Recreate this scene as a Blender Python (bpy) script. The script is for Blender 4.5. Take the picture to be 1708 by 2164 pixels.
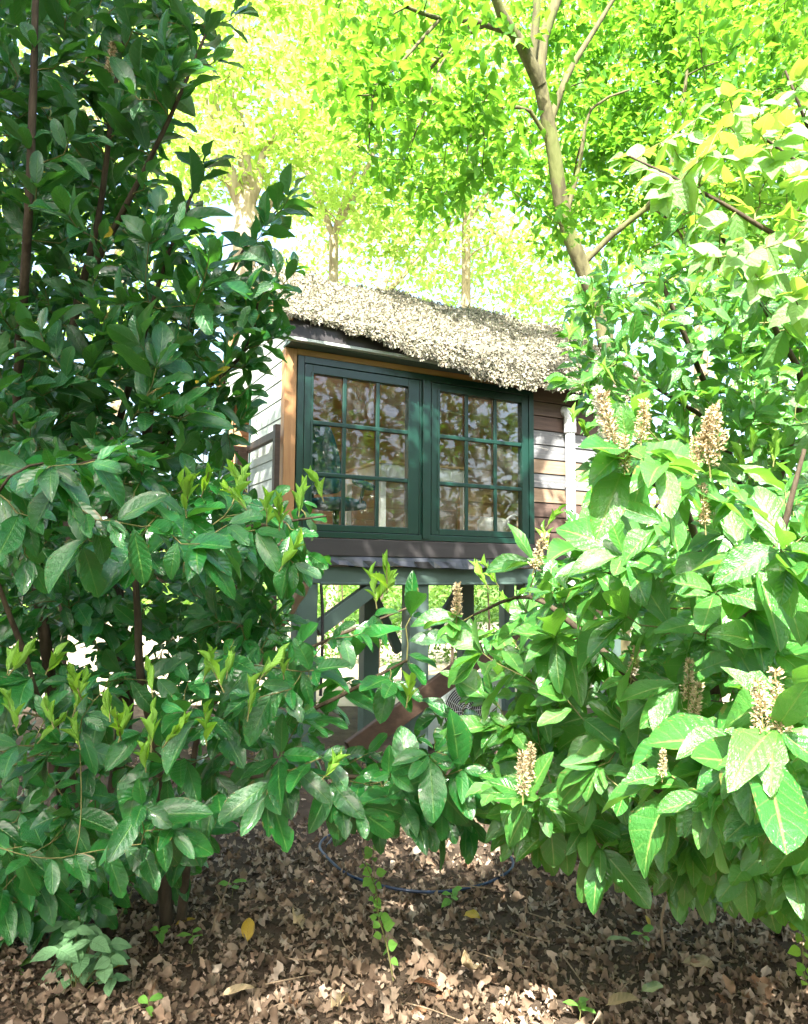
import bpy, math, random
import numpy as np
from mathutils import Vector, Matrix
R = math.radians
random.seed(7)
rng = np.random.default_rng(11)
for o in list(bpy.data.objects):
    bpy.data.objects.remove(o)
SC = bpy.context.scene
COL = SC.collection

# ------------------------------------------------------------------ camera
F_PX, PITCH, ROLL, EYE = 1563.0, R(4.85), 0.007, np.array([0.0, 0.0, 1.5])
FW = np.array([0, math.cos(PITCH), math.sin(PITCH)])
_u0 = np.array([0, -math.sin(PITCH), math.cos(PITCH)])
_r0 = np.array([1.0, 0, 0])
RT = _r0 * math.cos(ROLL) + _u0 * math.sin(ROLL)
UP = -_r0 * math.sin(ROLL) + _u0 * math.cos(ROLL)
cd = bpy.data.cameras.new('camera')
cam = bpy.data.objects.new('camera', cd)
COL.objects.link(cam)
cd.sensor_fit = 'VERTICAL'
cd.sensor_height = 24.0
cd.lens = F_PX / 2164 * 24.0
cd.clip_start, cd.clip_end = 0.05, 600
cam.matrix_world = Matrix(((RT[0], UP[0], -FW[0], EYE[0]), (RT[1], UP[1], -FW[1], EYE[1]), (RT[2], UP[2], -FW[2], EYE[2]), (0, 0, 0, 1)))
SC.camera = cam

# ------------------------------------------------------------------ sky, sun, exposure
SUN_EL = R(48)
_h = np.array([-0.14, -0.99]); _h /= np.linalg.norm(_h)
SUN = np.array([_h[0] * math.cos(SUN_EL), _h[1] * math.cos(SUN_EL), math.sin(SUN_EL)])
W = bpy.data.worlds.new('World')
SC.world = W
W.use_nodes = True
wn = W.node_tree.nodes
wn.clear()
sky = wn.new('ShaderNodeTexSky')
sky.sky_type = 'NISHITA'
sky.sun_disc = False
sky.sun_elevation = SUN_EL
sky.sun_rotation = math.atan2(SUN[0], SUN[1])
sky.air_density, sky.dust_density, sky.ozone_density = 1.0, 4.0, 1.0
bg = wn.new('ShaderNodeBackground')
bg.inputs['Strength'].default_value = 0.15
wo = wn.new('ShaderNodeOutputWorld')
W.node_tree.links.new(sky.outputs[0], bg.inputs[0])
W.node_tree.links.new(bg.outputs[0], wo.inputs[0])
sl = bpy.data.lights.new('sun', 'SUN')
sl.energy, sl.angle, sl.color = 4.8, R(0.53), (1.0, 0.96, 0.88)
so = bpy.data.objects.new('sun', sl)
COL.objects.link(so)
so.rotation_euler = Vector(SUN).to_track_quat('Z', 'Y').to_euler()
VS = SC.view_settings
VS.view_transform, VS.look, VS.exposure, VS.gamma, VS.use_curve_mapping = 'Standard', 'None', 2.65, 1.0, False
SC.cycles.use_denoising = True
SC.cycles.max_bounces = 8
SC.cycles.transparent_max_bounces = 12
SC.cycles.transmission_bounces = 6
SC.cycles.diffuse_bounces = 5
SC.cycles.glossy_bounces = 3

# ------------------------------------------------------------------ helpers: points
def P(px, py, depth):
    """a point seen at (px, py) of the 1708x2164 frame, standing at world depth y"""
    d = FW + RT * (px - 854) / F_PX - UP * (py - 1082) / F_PX
    return EYE + d * (depth / d[1])
def ground_at(px, py, z=0.0):
    d = FW + RT * (px - 854) / F_PX - UP * (py - 1082) / F_PX
    return EYE + d * ((z - EYE[2]) / d[2])
def project(X):
    d = X - EYE
    w = np.maximum(d @ FW, 1e-3)
    return 854 + F_PX * (d @ RT) / w, 1082 - F_PX * (d @ UP) / w, d @ FW
YAW = R(28)
HE = np.array([math.cos(YAW), math.sin(YAW), 0])
HB = np.array([-math.sin(YAW), math.cos(YAW), 0])
HO = np.array([-0.823, 5.5, 0])
def H(u, v, z):
    return HO + HE * u + HB * v + np.array([0, 0, z])
def nrm(v):
    v = np.asarray(v, float)
    return v / max(1e-9, np.linalg.norm(v))

# ------------------------------------------------------------------ helpers: objects
def tag(o, label=None, cat=None, group=None, kind=None):
    for k, v in (('label', label), ('category', cat), ('group', group), ('kind', kind)):
        if v: o[k] = v
    return o
def empty(name, loc=(0, 0, 0), rz=0.0):
    o = bpy.data.objects.new(name, None)
    o.location = loc; o.rotation_euler = (0, 0, rz); o.empty_display_size = .1
    COL.objects.link(o)
    return o
def link(name, me, parent=None):
    o = bpy.data.objects.new(name, me)
    COL.objects.link(o)
    if parent is not None: o.parent = parent
    return o
def np_mesh(name, V, faces, uv=None, mats=(), mat_idx=None, smooth=True):
    """V (n,3), faces (m,k) of one k; uv (m*k,2)"""
    me = bpy.data.meshes.new(name)
    V = np.asarray(V, np.float32); faces = np.asarray(faces, np.int32)
    m, k = faces.shape
    me.vertices.add(len(V)); me.vertices.foreach_set('co', V.ravel())
    me.loops.add(m * k); me.loops.foreach_set('vertex_index', faces.ravel())
    me.polygons.add(m)
    me.polygons.foreach_set('loop_start', np.arange(0, m * k, k, dtype=np.int32))
    me.polygons.foreach_set('loop_total', np.full(m, k, np.int32))
    if mat_idx is not None: me.polygons.foreach_set('material_index', np.asarray(mat_idx, np.int32))
    me.polygons.foreach_set('use_smooth', np.full(m, smooth, bool))
    if uv is not None:
        l = me.uv_layers.new(name='UVMap')
        l.data.foreach_set('uv', np.asarray(uv, np.float32).ravel())
    for mt in mats: me.materials.append(mt)
    me.update(); me.validate()
    return me
class MB:
    """collects boxes, prisms and tubes; build() makes ONE mesh object"""
    def __init__(s): s.v, s.f = [], []
    def poly(s, pts, faces):
        b = len(s.v); s.v += [tuple(p) for p in pts]; s.f += [tuple(b + i for i in f) for f in faces]
        return s
    def box(s, x0, x1, y0, y1, z0, z1):
        p = [(x0, y0, z0), (x1, y0, z0), (x1, y1, z0), (x0, y1, z0), (x0, y0, z1), (x1, y0, z1), (x1, y1, z1), (x0, y1, z1)]
        return s.poly(p, [(3, 2, 1, 0), (4, 5, 6, 7), (0, 1, 5, 4), (1, 2, 6, 5), (2, 3, 7, 6), (3, 0, 4, 7)])
    def bar(s, a, b, w, h, upv=(0, 0, 1)):
        a = np.asarray(a, float); b = np.asarray(b, float)
        d = nrm(b - a); sd = nrm(np.cross(d, upv)); up = np.cross(sd, d)
        q = []
        for c in (a, b):
            for i, j in ((-1, -1), (1, -1), (1, 1), (-1, 1)): q.append(c + sd * i * w / 2 + up * j * h / 2)
        return s.poly(q, [(0, 1, 2, 3), (7, 6, 5, 4), (0, 4, 5, 1), (1, 5, 6, 2), (2, 6, 7, 3), (3, 7, 4, 0)])
    def tube(s, pts, rad, n=8):
        V, Fc = tube(np.asarray(pts, float), np.full(len(pts), rad) if np.isscalar(rad) else np.asarray(rad), n)
        b = len(s.v); s.v += [tuple(p) for p in V]; s.f += [tuple(int(b + i) for i in f) for f in Fc]
        return s
    def build(s, name, mat, parent=None, smooth=False, bevel=0.0):
        me = bpy.data.meshes.new(name)
        me.from_pydata(s.v, [], s.f); me.materials.append(mat)
        if smooth:
            for p in me.polygons: p.use_smooth = True
        me.update()
        o = link(name, me, parent)
        if bevel:
            m = o.modifiers.new('bevel', 'BEVEL'); m.width = bevel; m.segments = 2; m.limit_method = 'ANGLE'
        return o
def tube(pts, rad, n=6):
    k = len(pts)
    tg = np.gradient(pts, axis=0)
    tg /= np.maximum(1e-9, np.linalg.norm(tg, axis=1))[:, None]
    ref = np.array([0.31, 0.17, 0.93]) if abs(tg[0][2]) < .8 else np.array([0.9, 0.3, 0.1])
    a = np.cross(tg, ref); a /= np.maximum(1e-9, np.linalg.norm(a, axis=1))[:, None]
    b = np.cross(tg, a)
    th = np.linspace(0, 2 * math.pi, n, endpoint=False)
    V = pts[:, None, :] + rad[:, None, None] * (a[:, None, :] * np.cos(th)[None, :, None] + b[:, None, :] * np.sin(th)[None, :, None])
    i = np.arange(k - 1)[:, None] * n; j = np.arange(n)[None, :]; j2 = (j + 1) % n
    Fc = np.stack([i + j, i + n + j, i + n + j2, i + j2], -1).reshape(-1, 4)
    return V.reshape(-1, 3), Fc
def tubes_mesh(name, paths, mat, n=5):
    VV, FF, b = [], [], 0
    for pts, rad in paths:
        v, f = tube(pts, rad, n); VV.append(v); FF.append(f + b); b += len(v)
    return np_mesh(name, np.concatenate(VV), np.concatenate(FF), mats=(mat,))
def spline(pts, step=0.06):
    p = np.asarray(pts, float)
    p = np.vstack([2 * p[0] - p[1], p, 2 * p[-1] - p[-2]])
    out = []
    for i in range(1, len(p) - 2):
        L = np.linalg.norm(p[i + 1] - p[i]); k = max(2, int(L / step))
        t = np.linspace(0, 1, k, endpoint=False)[:, None]
        a, b, c, d = p[i - 1], p[i], p[i + 1], p[i + 2]
        out.append(.5 * ((2 * b) + (-a + c) * t + (2 * a - 5 * b + 4 * c - d) * t ** 2 + (-a + 3 * b - 3 * c + d) * t ** 3))
    out.append(p[-2][None])
    return np.vstack(out)

# ------------------------------------------------------------------ helpers: materials
class NT:
    def __init__(s, name):
        s.m = bpy.data.materials.new(name); s.m.use_nodes = True
        s.t = s.m.node_tree; s.t.nodes.clear(); s.out = s.t.nodes.new('ShaderNodeOutputMaterial')
    def n(s, typ, **kw):
        nd = s.t.nodes.new(typ)
        for k, v in kw.items():
            if hasattr(nd, k): setattr(nd, k, v)
        return nd
    def l(s, a, b): s.t.links.new(a, b)
    def val(s, sock, v):
        if hasattr(v, 'is_output') or isinstance(v, bpy.types.NodeSocket): s.l(v, sock)
        else: sock.default_value = v
    def math(s, op, a, b=0.0, c=0.0, clamp=False):
        nd = s.n('ShaderNodeMath', operation=op, use_clamp=clamp)
        s.val(nd.inputs[0], a); s.val(nd.inputs[1], b); s.val(nd.inputs[2], c)
        return nd.outputs[0]
    def mix(s, f, a, b):
        nd = s.n('ShaderNodeMix', data_type='RGBA')
        s.val(nd.inputs[0], f)
        s.val(nd.inputs[6], a if not isinstance(a, tuple) else (*a, 1)[:4]); s.val(nd.inputs[7], b if not isinstance(b, tuple) else (*b, 1)[:4])
        return nd.outputs[2]
    def ramp(s, f, stops):
        nd = s.n('ShaderNodeValToRGB'); cr = nd.color_ramp
        while len(cr.elements) < len(stops): cr.elements.new(.5)
        for e, (p, c) in zip(cr.elements, stops): e.position = p; e.color = (*c, 1)
        s.val(nd.inputs[0], f)
        return nd.outputs[0]
    def noise(s, scale, detail=4, vec=None, rough=.55):
        nd = s.n('ShaderNodeTexNoise'); nd.inputs['Scale'].default_value = scale; nd.inputs['Detail'].default_value = detail; nd.inputs['Roughness'].default_value = rough
        if vec is not None: s.l(vec, nd.inputs['Vector'])
        return nd.outputs[0]
    def coord(s, scale=(1, 1, 1), which='Object', shift=None):
        tc = s.n('ShaderNodeTexCoord'); mp = s.n('ShaderNodeMapping'); mp.inputs['Scale'].default_value = scale
        s.l(tc.outputs[which], mp.inputs[0])
        if shift is not None: s.l(shift, mp.inputs['Location'])
        return mp.outputs[0]
    def rand(s):
        """a number for each leaf: per island of a joined mesh, per object for single leaves"""
        g = s.n('ShaderNodeNewGeometry'); oi = s.n('ShaderNodeObjectInfo')
        return s.math('FRACT', s.math('ADD', g.outputs['Random Per Island'], oi.outputs['Random'])), g
    def principled(s, base, rough=.5, spec=.5, bump=None, bump_d=.3, bump_dist=.01, metal=0.0, coat=0.0):
        b = s.n('ShaderNodeBsdfPrincipled')
        s.val(b.inputs['Base Color'], base if not isinstance(base, tuple) else (*base, 1)[:4])
        s.val(b.inputs['Roughness'], rough); s.val(b.inputs['Specular IOR Level'], spec); b.inputs['Metallic'].default_value = metal
        b.inputs['Coat Weight'].default_value = coat; b.inputs['Coat Roughness'].default_value = .1
        if bump is not None:
            bp = s.n('ShaderNodeBump'); bp.inputs['Strength'].default_value = bump_d; bp.inputs['Distance'].default_value = bump_dist
            s.l(bump, bp.inputs['Height']); s.l(bp.outputs[0], b.inputs['Normal'])
        return b.outputs[0]
    def done(s, sh): s.l(sh, s.out.inputs[0]); return s.m

def leaf_material(name, dark, light, back, trans, tfac=.3, rough=.3, spec=.5, vein=(.3, .4, .08), vein_on=.6, nveins=8.0, spots=.0, wear=None, patch=None, coat=0.0):
    t = NT(name)
    r, g = t.rand()
    uvn = t.n('ShaderNodeUVMap'); sx = t.n('ShaderNodeSeparateXYZ'); t.l(uvn.outputs[0], sx.inputs[0])
    U, V = sx.outputs[0], sx.outputs[1]
    av = t.math('ABSOLUTE', t.math('SUBTRACT', V, .5))
    mid = t.math('SUBTRACT', 1.0, t.math('DIVIDE', av, .045), clamp=True)
    s_ = t.math('FRACT', t.math('SUBTRACT', t.math('MULTIPLY', U, nveins), t.math('MULTIPLY', av, 3.2)))
    tri = t.math('ABSOLUTE', t.math('SUBTRACT', s_, .5))
    side = t.math('SUBTRACT', 1.0, t.math('DIVIDE', tri, .07), clamp=True)
    veins = t.math('MAXIMUM', mid, t.math('MULTIPLY', side, .28))
    col = t.mix(r, dark, light)
    blotch = t.noise(9.0, 3, t.coord())
    col = t.mix(t.math('MULTIPLY', blotch, .35), col, tuple(c * .7 for c in dark))
    if patch:
        pm = t.math('MULTIPLY', t.math('GREATER_THAN', r, .988), .9)
        col = t.mix(pm, col, patch)
    col = t.mix(t.math('MULTIPLY', veins, vein_on), col, vein)
    if spots:
        sp = t.noise(160.0, 1, t.coord())
        col = t.mix(t.math('MULTIPLY', t.math('GREATER_THAN', sp, .73), spots), col, (.33, .30, .12))
    colb = t.mix(t.math('MULTIPLY', veins, vein_on * .7), back, vein)
    col2 = t.mix(g.outputs['Backfacing'], col, colb)
    hgt = t.math('SUBTRACT', tri, t.math('MULTIPLY', mid, .6))
    wob = t.noise(28.0, 2, t.coord())
    if spots:
        ed = t.math('MULTIPLY', t.math('GREATER_THAN', av, .40), t.math('GREATER_THAN', t.noise(22.0, 3, t.coord()), .60))
        col2 = t.mix(t.math('MULTIPLY', ed, .7), col2, (.20, .13, .05))
    hgt = t.math('ADD', t.math('MULTIPLY', hgt, .38), t.math('MULTIPLY', wob, .5))
    rgh = t.math('ADD', rough, t.math('MULTIPLY', g.outputs['Backfacing'], .25))
    pb = t.principled(col2, rgh, spec, bump=hgt, bump_d=.8, bump_dist=.006, coat=coat)
    tr = t.n('ShaderNodeBsdfTranslucent'); t.val(tr.inputs[0], t.mix(t.math('MULTIPLY', veins, .35), t.mix(r, trans, tuple(min(1, c * 1.25) for c in trans)), dark))
    mx = t.n('ShaderNodeMixShader'); mx.inputs[0].default_value = tfac
    t.l(pb, mx.inputs[1]); t.l(tr.outputs[0], mx.inputs[2])
    return t.done(mx.outputs[0])
def crown_material(name, dark, light, trans, tfac=.5, rough=.5, spec=.3):
    t = NT(name); r, g = t.rand()
    col = t.mix(r, dark, light)
    b = t.principled(col, rough, spec)
    tr = t.n('ShaderNodeBsdfTranslucent'); t.val(tr.inputs[0], t.mix(r, trans, tuple(c * .72 for c in trans)))
    mx = t.n('ShaderNodeMixShader'); mx.inputs[0].default_value = tfac
    t.l(b, mx.inputs[1]); t.l(tr.outputs[0], mx.inputs[2])
    return t.done(mx.outputs[0])
def bark_material(name, a, b, scale=14.0, moss=None):
    t = NT(name); v = t.coord((1, 1, .25))
    n1 = t.noise(scale, 6, v); n2 = t.noise(2.3, 3, t.coord())
    col = t.ramp(n1, [(.3, a), (.7, b)])
    if moss: col = t.mix(t.math('MULTIPLY', t.math('GREATER_THAN', n2, .56), .55), col, moss)
    return t.done(t.principled(col, .85, .2, bump=n1, bump_d=.8, bump_dist=.02))
def wood_material(name, a, b, rough=.6, along='x', knots=False, spec=.3, wear=None, wear_t=.6, vary=.25, bump=.35):
    """planks: grain along a local axis, each object its own tone"""
    t = NT(name)
    oi = t.n('ShaderNodeObjectInfo'); sh = t.n('ShaderNodeCombineXYZ')
    for i in range(3): t.l(t.math('MULTIPLY', oi.outputs['Random'], 31.0 + 7 * i), sh.inputs[i])
    sc = {'x': (1.2, 16, 16), 'y': (16, 1.2, 16), 'z': (16, 16, 1.2)}[along]
    v = t.coord(sc, shift=sh.outputs[0])
    n1 = t.noise(2.4, 6, v, .65); n2 = t.noise(1.1, 4, t.coord((2, 2, 2), shift=sh.outputs[0]))
    col = t.ramp(n1, [(.3, a), (.72, b)])
    dk = t.math('MULTIPLY', oi.outputs['Random'], vary)
    col = t.mix(dk, col, tuple(c * .35 for c in a))
    col = t.mix(t.math('MULTIPLY', t.math('SUBTRACT', n2, .4, clamp=True), 1.0), col, tuple(c * .55 for c in a))
    if wear:
        nw = t.noise(3.1, 7, v, .75)
        col = t.mix(t.math('MULTIPLY', t.math('GREATER_THAN', nw, wear_t), .8), col, wear)
    return t.done(t.principled(col, rough, spec, bump=n1, bump_d=bump, bump_dist=.006))
def plain_material(name, col, rough=.5, spec=.5, var=.25, scale=9.0, metal=0.0, bump=.1):
    t = NT(name); n = t.noise(scale, 5, t.coord())
    c = t.mix(t.math('MULTIPLY', n, var * 2), col, tuple(x * .55 for x in col))
    return t.done(t.principled(c, t.math('ADD', rough - .08, t.math('MULTIPLY', n, .16)), spec, bump=n, bump_d=bump, bump_dist=.01, metal=metal))

M = {}
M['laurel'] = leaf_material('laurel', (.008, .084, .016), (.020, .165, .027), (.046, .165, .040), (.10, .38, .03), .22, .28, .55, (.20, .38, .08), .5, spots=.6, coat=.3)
M['laurel_shaded'] = leaf_material('laurel_shaded', (.009, .064, .018), (.022, .125, .030), (.045, .130, .040), (.10, .36, .03), .22, .29, .45, (.16, .32, .07), .45, spots=.5, patch=(.42, .28, .02), coat=.2)  # darker copy of the laurel leaf, shade put into its colour
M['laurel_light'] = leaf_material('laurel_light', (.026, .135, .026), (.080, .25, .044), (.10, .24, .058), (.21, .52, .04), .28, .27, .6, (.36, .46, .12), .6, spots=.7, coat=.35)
M['young'] = leaf_material('young_leaf', (.06, .21, .018), (.23, .41, .03), (.18, .36, .05), (.34, .60, .03), .4, .35, .4, (.35, .5, .08), .4)
M['dogwood'] = leaf_material('dogwood_leaf', (.15, .33, .10), (.28, .46, .20), (.20, .40, .10), (.42, .62, .06), .4, .4, .5, (.30, .38, .2), .4, nveins=6.0)
M['yellow'] = leaf_material('yellowed_leaf', (.42, .27, .02), (.52, .36, .05), (.4, .28, .06), (.5, .3, .03), .2, .45, .4, (.3, .2, .04), .5, spots=1.0)
M['seedling'] = leaf_material('seedling_leaf', (.11, .30, .04), (.18, .40, .06), (.15, .30, .07), (.25, .48, .04), .32, .45, .4, (.22, .34, .09), .4)
M['bramble'] = leaf_material('bramble_leaf', (.14, .30, .13), (.22, .40, .20), (.25, .38, .22), (.2, .4, .08), .22, .6, .25, (.10, .2, .07), .45)
M['twig'] = bark_material('green_twig', (.10, .10, .035), (.20, .19, .07), 40)
M['stem'] = bark_material('laurel_stem', (.035, .026, .016), (.085, .065, .042), 26)
M['bark'] = bark_material('olive_bark', (.050, .046, .022), (.135, .125, .06), 16, moss=(.10, .13, .03))
M['bark_pale'] = bark_material('pale_bark', (.22, .17, .11), (.42, .35, .25), 12)
M['crown_far'] = crown_material('far_leaves_glare', (.19, .35, .06), (.34, .50, .12), (.62, .80, .17), .55)  # leaf colour paled to suggest the bright glare behind the roof
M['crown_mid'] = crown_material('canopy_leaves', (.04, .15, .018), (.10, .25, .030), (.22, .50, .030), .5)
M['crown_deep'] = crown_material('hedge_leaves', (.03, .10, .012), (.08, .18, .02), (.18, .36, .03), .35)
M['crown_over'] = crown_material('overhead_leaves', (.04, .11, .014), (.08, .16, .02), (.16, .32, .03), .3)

# ------------------------------------------------------------------ leaf shapes
def leaf_template(ts, ws, nx, droop, fold, wave=0.0, twist=0.0, notch=0, seed=0):
    r = random.Random(seed)
    V, UV = [], []
    for i, (t, w) in enumerate(zip(ts, ws)):
        for j in range(nx + 1):
            a = j / nx * 2 - 1
            x = a * w * .5
            z = -droop * t * t + fold * abs(a) * w * .5 + wave * math.sin(t * 9 + (2 if a > 0 else 0)) * abs(a) * w
            if notch and abs(a) > .9 and 0 < i < len(ts) - 1 and 3 < i < 9 and (i + (0 if a > 0 else 2)) % notch == 0:
                x *= .62
            c, s = math.cos(twist * t), math.sin(twist * t)
            V.append((x * c - z * s * 0 , t - .06 * droop * t, z * 1.0 + x * s)); UV.append((t, (a + 1) / 2))
    Fc = []
    for i in range(len(ts) - 1):
        for j in range(nx):
            a = i * (nx + 1) + j
            Fc.append((a, a + 1, a + nx + 2, a + nx + 1))
    return np.array(V), np.array(Fc), np.array(UV)
_T = (0, .10, .26, .48, .72, .90, 1.0)
_TL = (0, .07, .13, .22, .34, .48, .62, .75, .86, .94, 1.0)
def _lw(p, q):
    return tuple([.05, .07] + [max(.03, math.sin(math.pi * min(.995, ((t - .06) / .94) ** p)) ** q) for t in _TL[2:-1]] + [.02])
LAUREL = [leaf_template(_TL, _lw((1.05, 1.15, .98, 1.1, 1.2, 1.0, 1.1, 1.05, 1.12)[k], (.62, .58, .7, .55, .6, .66, .6, .6, .58)[k]), 2, d, f, w, tw, nt, k) for k, (d, f, w, tw, nt) in enumerate([
    (.10, .20, .03, .1, 0), (.20, .15, .04, -.2, 0), (.32, .25, .03, .2, 0), (.05, .12, .05, 0, 0), (.26, .08, .06, -.3, 0), (.16, .30, .02, .15, 0), (.2, .15, .08, .2, 4), (.40, .18, .06, .35, 0), (.12, .2, .05, -.1, 5)])]
_SW = (.05, .30, .75, 1.0, .66, .26, .02)
OVATE = [leaf_template(_T, (.05, .6, .98, 1.0, .62, .22, .02), 4, d, f, .03, tw, 0, 20 + k) for k, (d, f, tw) in enumerate([(.2, .15, .05), (.3, .12, -.1), (.12, .1, .1)])]
YOUNG = [leaf_template(_T, _SW, 4, d, f, .02, tw, 0, 30 + k) for k, (d, f, tw) in enumerate([(-.15, .5, .1), (.05, .6, -.2), (.2, .4, .2)])]
_T3 = (0, .3, .65, 1.0)
SMALL = [leaf_template(_T3, (.1, .9, .85, .04), 2, d, f, 0, tw, 0, 40 + k) for k, (d, f, tw) in enumerate([(.2, .3, .1), (.35, .2, -.2), (.1, .15, .2)])]
def frames(ax, nr):
    ax = ax / np.maximum(1e-9, np.linalg.norm(ax, axis=1))[:, None]
    nr = nr - ax * np.sum(ax * nr, axis=1)[:, None]
    nr = nr / np.maximum(1e-9, np.linalg.norm(nr, axis=1))[:, None]
    sd = np.cross(ax, nr)
    return sd, ax, nr
def scatter_mesh(name, temps, var, pos, ax, nr, L, wid, mats, mat_idx=None):
    """one mesh of many leaves; pos/ax/nr (n,3), L and wid (n,)"""
    sd, ax, nr = frames(ax, nr)
    VV, FF, UU, MI, b = [], [], [], [], 0
    for k, (tv, tf, tu) in enumerate(temps):
        idx = np.where(var == k)[0]
        if not len(idx): continue
        n, m = len(idx), len(tv)
        X = tv[None, :, 0, None] * (wid[idx])[:, None, None] * sd[idx][:, None, :] + tv[None, :, 1, None] * L[idx][:, None, None] * ax[idx][:, None, :] + tv[None, :, 2, None] * L[idx][:, None, None] * nr[idx][:, None, :]
        X += pos[idx][:, None, :]
        VV.append(X.reshape(-1, 3))
        FF.append((tf[None] + (np.arange(n) * m)[:, None, None] + b).reshape(-1, tf.shape[1])); b += n * m
        UU.append(np.tile(tu[tf.ravel()], (n, 1)))
        if mat_idx is not None: MI.append(np.repeat(mat_idx[idx], len(tf)))
    return np_mesh(name, np.concatenate(VV), np.concatenate(FF), np.concatenate(UU), mats, np.concatenate(MI) if MI else None)

# ------------------------------------------------------------------ growing plants
def in_poly(p, poly):
    x, y = p; c = False; n = len(poly)
    for i in range(n):
        x1, y1 = poly[i]; x2, y2 = poly[i - 1]
        if (y1 > y) != (y2 > y) and x < (x2 - x1) * (y - y1) / (y2 - y1) + x1: c = not c
    return c
def sample_tips(poly, n, depth, rnd, best=4):
    """tips spread through a plant's volume; depth = (near, far) or a function of (px, py)"""
    xs = [p[0] for p in poly]; ys = [p[1] for p in poly]; out = []
    pts = np.zeros((0, 2))
    while len(out) < n:
        cand = []
        while len(cand) < best:
            q = (rnd.uniform(min(xs), max(xs)), rnd.uniform(min(ys), max(ys)))
            if in_poly(q, poly): cand.append(q)
        if len(pts):
            c = np.array(cand); d = np.min(np.linalg.norm(c[:, None] - pts[None], axis=2), axis=1); q = cand[int(np.argmax(d))]
        else: q = cand[0]
        pts = np.vstack([pts, q]) if len(pts) < 240 else np.vstack([pts[1:], q])
        a, b = depth(q[0], q[1]) if callable(depth) else depth
        out.append(P(q[0], q[1], rnd.uniform(a, b)))
    return out
class Plant:
    def __init__(s, seed):
        s.r = random.Random(seed); s.main, s.twigs = [], []; s.N = np.zeros((0, 3)); s.D = np.zeros((0, 3)); s.Rd = np.zeros(0); s.ends = []
    def _add(s, pts, rad):
        s.N = np.vstack([s.N, pts]); s.D = np.vstack([s.D, np.gradient(pts, axis=0)]); s.Rd = np.concatenate([s.Rd, rad])
    def limb(s, pts, r0, r1, main=True, step=.06, end=False):
        p = spline(pts, step); k = len(p)
        w = np.array([[s.r.gauss(0, .004) for _ in range(3)] for _ in range(k)]); w = np.cumsum(w, 0) * .25; w -= np.linspace(0, 1, k)[:, None] * w[-1]
        p = p + w
        rad = np.linspace(r0, r1, k)
        (s.main if main else s.twigs).append((p, rad)); s._add(p, rad)
        if end: s.ends.append((p, None))
        return p
    def to(s, T, enddir, rmin=.0018, zpen=.7, k_r=.006, bend=.35, step=.045):
        d = np.linalg.norm(s.N - T, axis=1) + zpen * np.maximum(0, s.N[:, 2] - T[2] + .05)
        i = int(np.argmin(d)); A = s.N[i]; L = np.linalg.norm(T - A)
        if L < .02: L = .02
        d1 = nrm(nrm(s.D[i]) * .5 + nrm(T - A))
        c1 = A + d1 * L * bend; c2 = T - nrm(enddir) * L * bend
        k = max(4, int(L / step)); t = np.linspace(0, 1, k)[:, None]
        p = (1 - t) ** 3 * A + 3 * (1 - t) ** 2 * t * c1 + 3 * (1 - t) * t ** 2 * c2 + t ** 3 * T
        r0 = min(s.Rd[i] * .75, rmin * 1.3 + k_r * L)
        rad = np.linspace(max(r0, rmin), rmin, k)
        s.twigs.append((p, rad)); s._add(p[1:], rad[1:]); s.ends.append((p, enddir))
        return p
class Leaves:
    def __init__(s): s.rows = []; s.kind = []
    def add(s, pos, ax, nr, L, wid, var, kind=0): s.rows.append((*pos, *ax, *nr, L, wid, var)); s.kind.append(kind)
    def arr(s):
        a = np.array(s.rows)
        return a[:, 0:3], a[:, 3:6], a[:, 6:9], a[:, 9], a[:, 10], a[:, 11].astype(int), np.array(s.kind)
def dress(plant, lv, length, aspect=.40, spread=.30, gap=.028, droop=.3, up=.9, toward=(0, -.4, 0), fwd=.55, whorl=3, jitter=.28, kind=0, nvar=len(LAUREL), ends=None, size_taper=.25, prob=1.0):
    """leaves on the last stretch of every twig, alternate along it with a loose rosette at the tip"""
    r = plant.r
    for p, _ in (plant.ends if ends is None else ends):
        seg = np.linalg.norm(np.diff(p, axis=0), axis=1); cum = np.concatenate([[0], np.cumsum(seg)]); tot = cum[-1]
        st = max(tot * .12, tot - spread * r.uniform(.7, 1.25)); g = gap * r.uniform(.8, 1.3)
        ph = r.uniform(0, 6.28); tw_s = r.uniform(.82, 1.15)
        spots = list(np.arange(st, tot, g)) + [tot] * whorl
        for k, sd in enumerate(spots):
            if r.random() > prob: continue
            i = min(len(p) - 2, int(np.searchsorted(cum, sd) - 1)); i = max(0, i)
            f = (sd - cum[i]) / max(1e-6, seg[i]); pos = p[i] + (p[i + 1] - p[i]) * min(1, f)
            d = nrm(p[i + 1] - p[i])
            a = np.cross(d, (0, 0, 1.0)); a = nrm(a) if np.linalg.norm(a) > .05 else np.array([1.0, 0, 0]); b = np.cross(a, d)
            ph += 2.4 + r.gauss(0, .3)
            rad = a * math.cos(ph) + b * math.sin(ph) * .8
            end = sd >= tot - 1e-6
            ax = nrm(d * (fwd + (.35 if end else 0)) + rad * .8 + np.array([0, 0, -droop * r.uniform(.3, 1.5)]) + np.array([r.gauss(0, jitter * .6) for _ in range(3)]))
            nr_ = np.array([0, 0, up]) + np.array(toward) + d * .25 + np.array([r.gauss(0, jitter) for _ in range(3)])
            Ls = length * tw_s * r.uniform(.58, 1.18) * (1 - size_taper * (sd - st) / max(.01, tot - st) * (0 if not end else 1))
            lv.add(pos, ax, nr_, Ls, Ls * aspect * r.uniform(.85, 1.15), r.randrange(nvar), kind)

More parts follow.
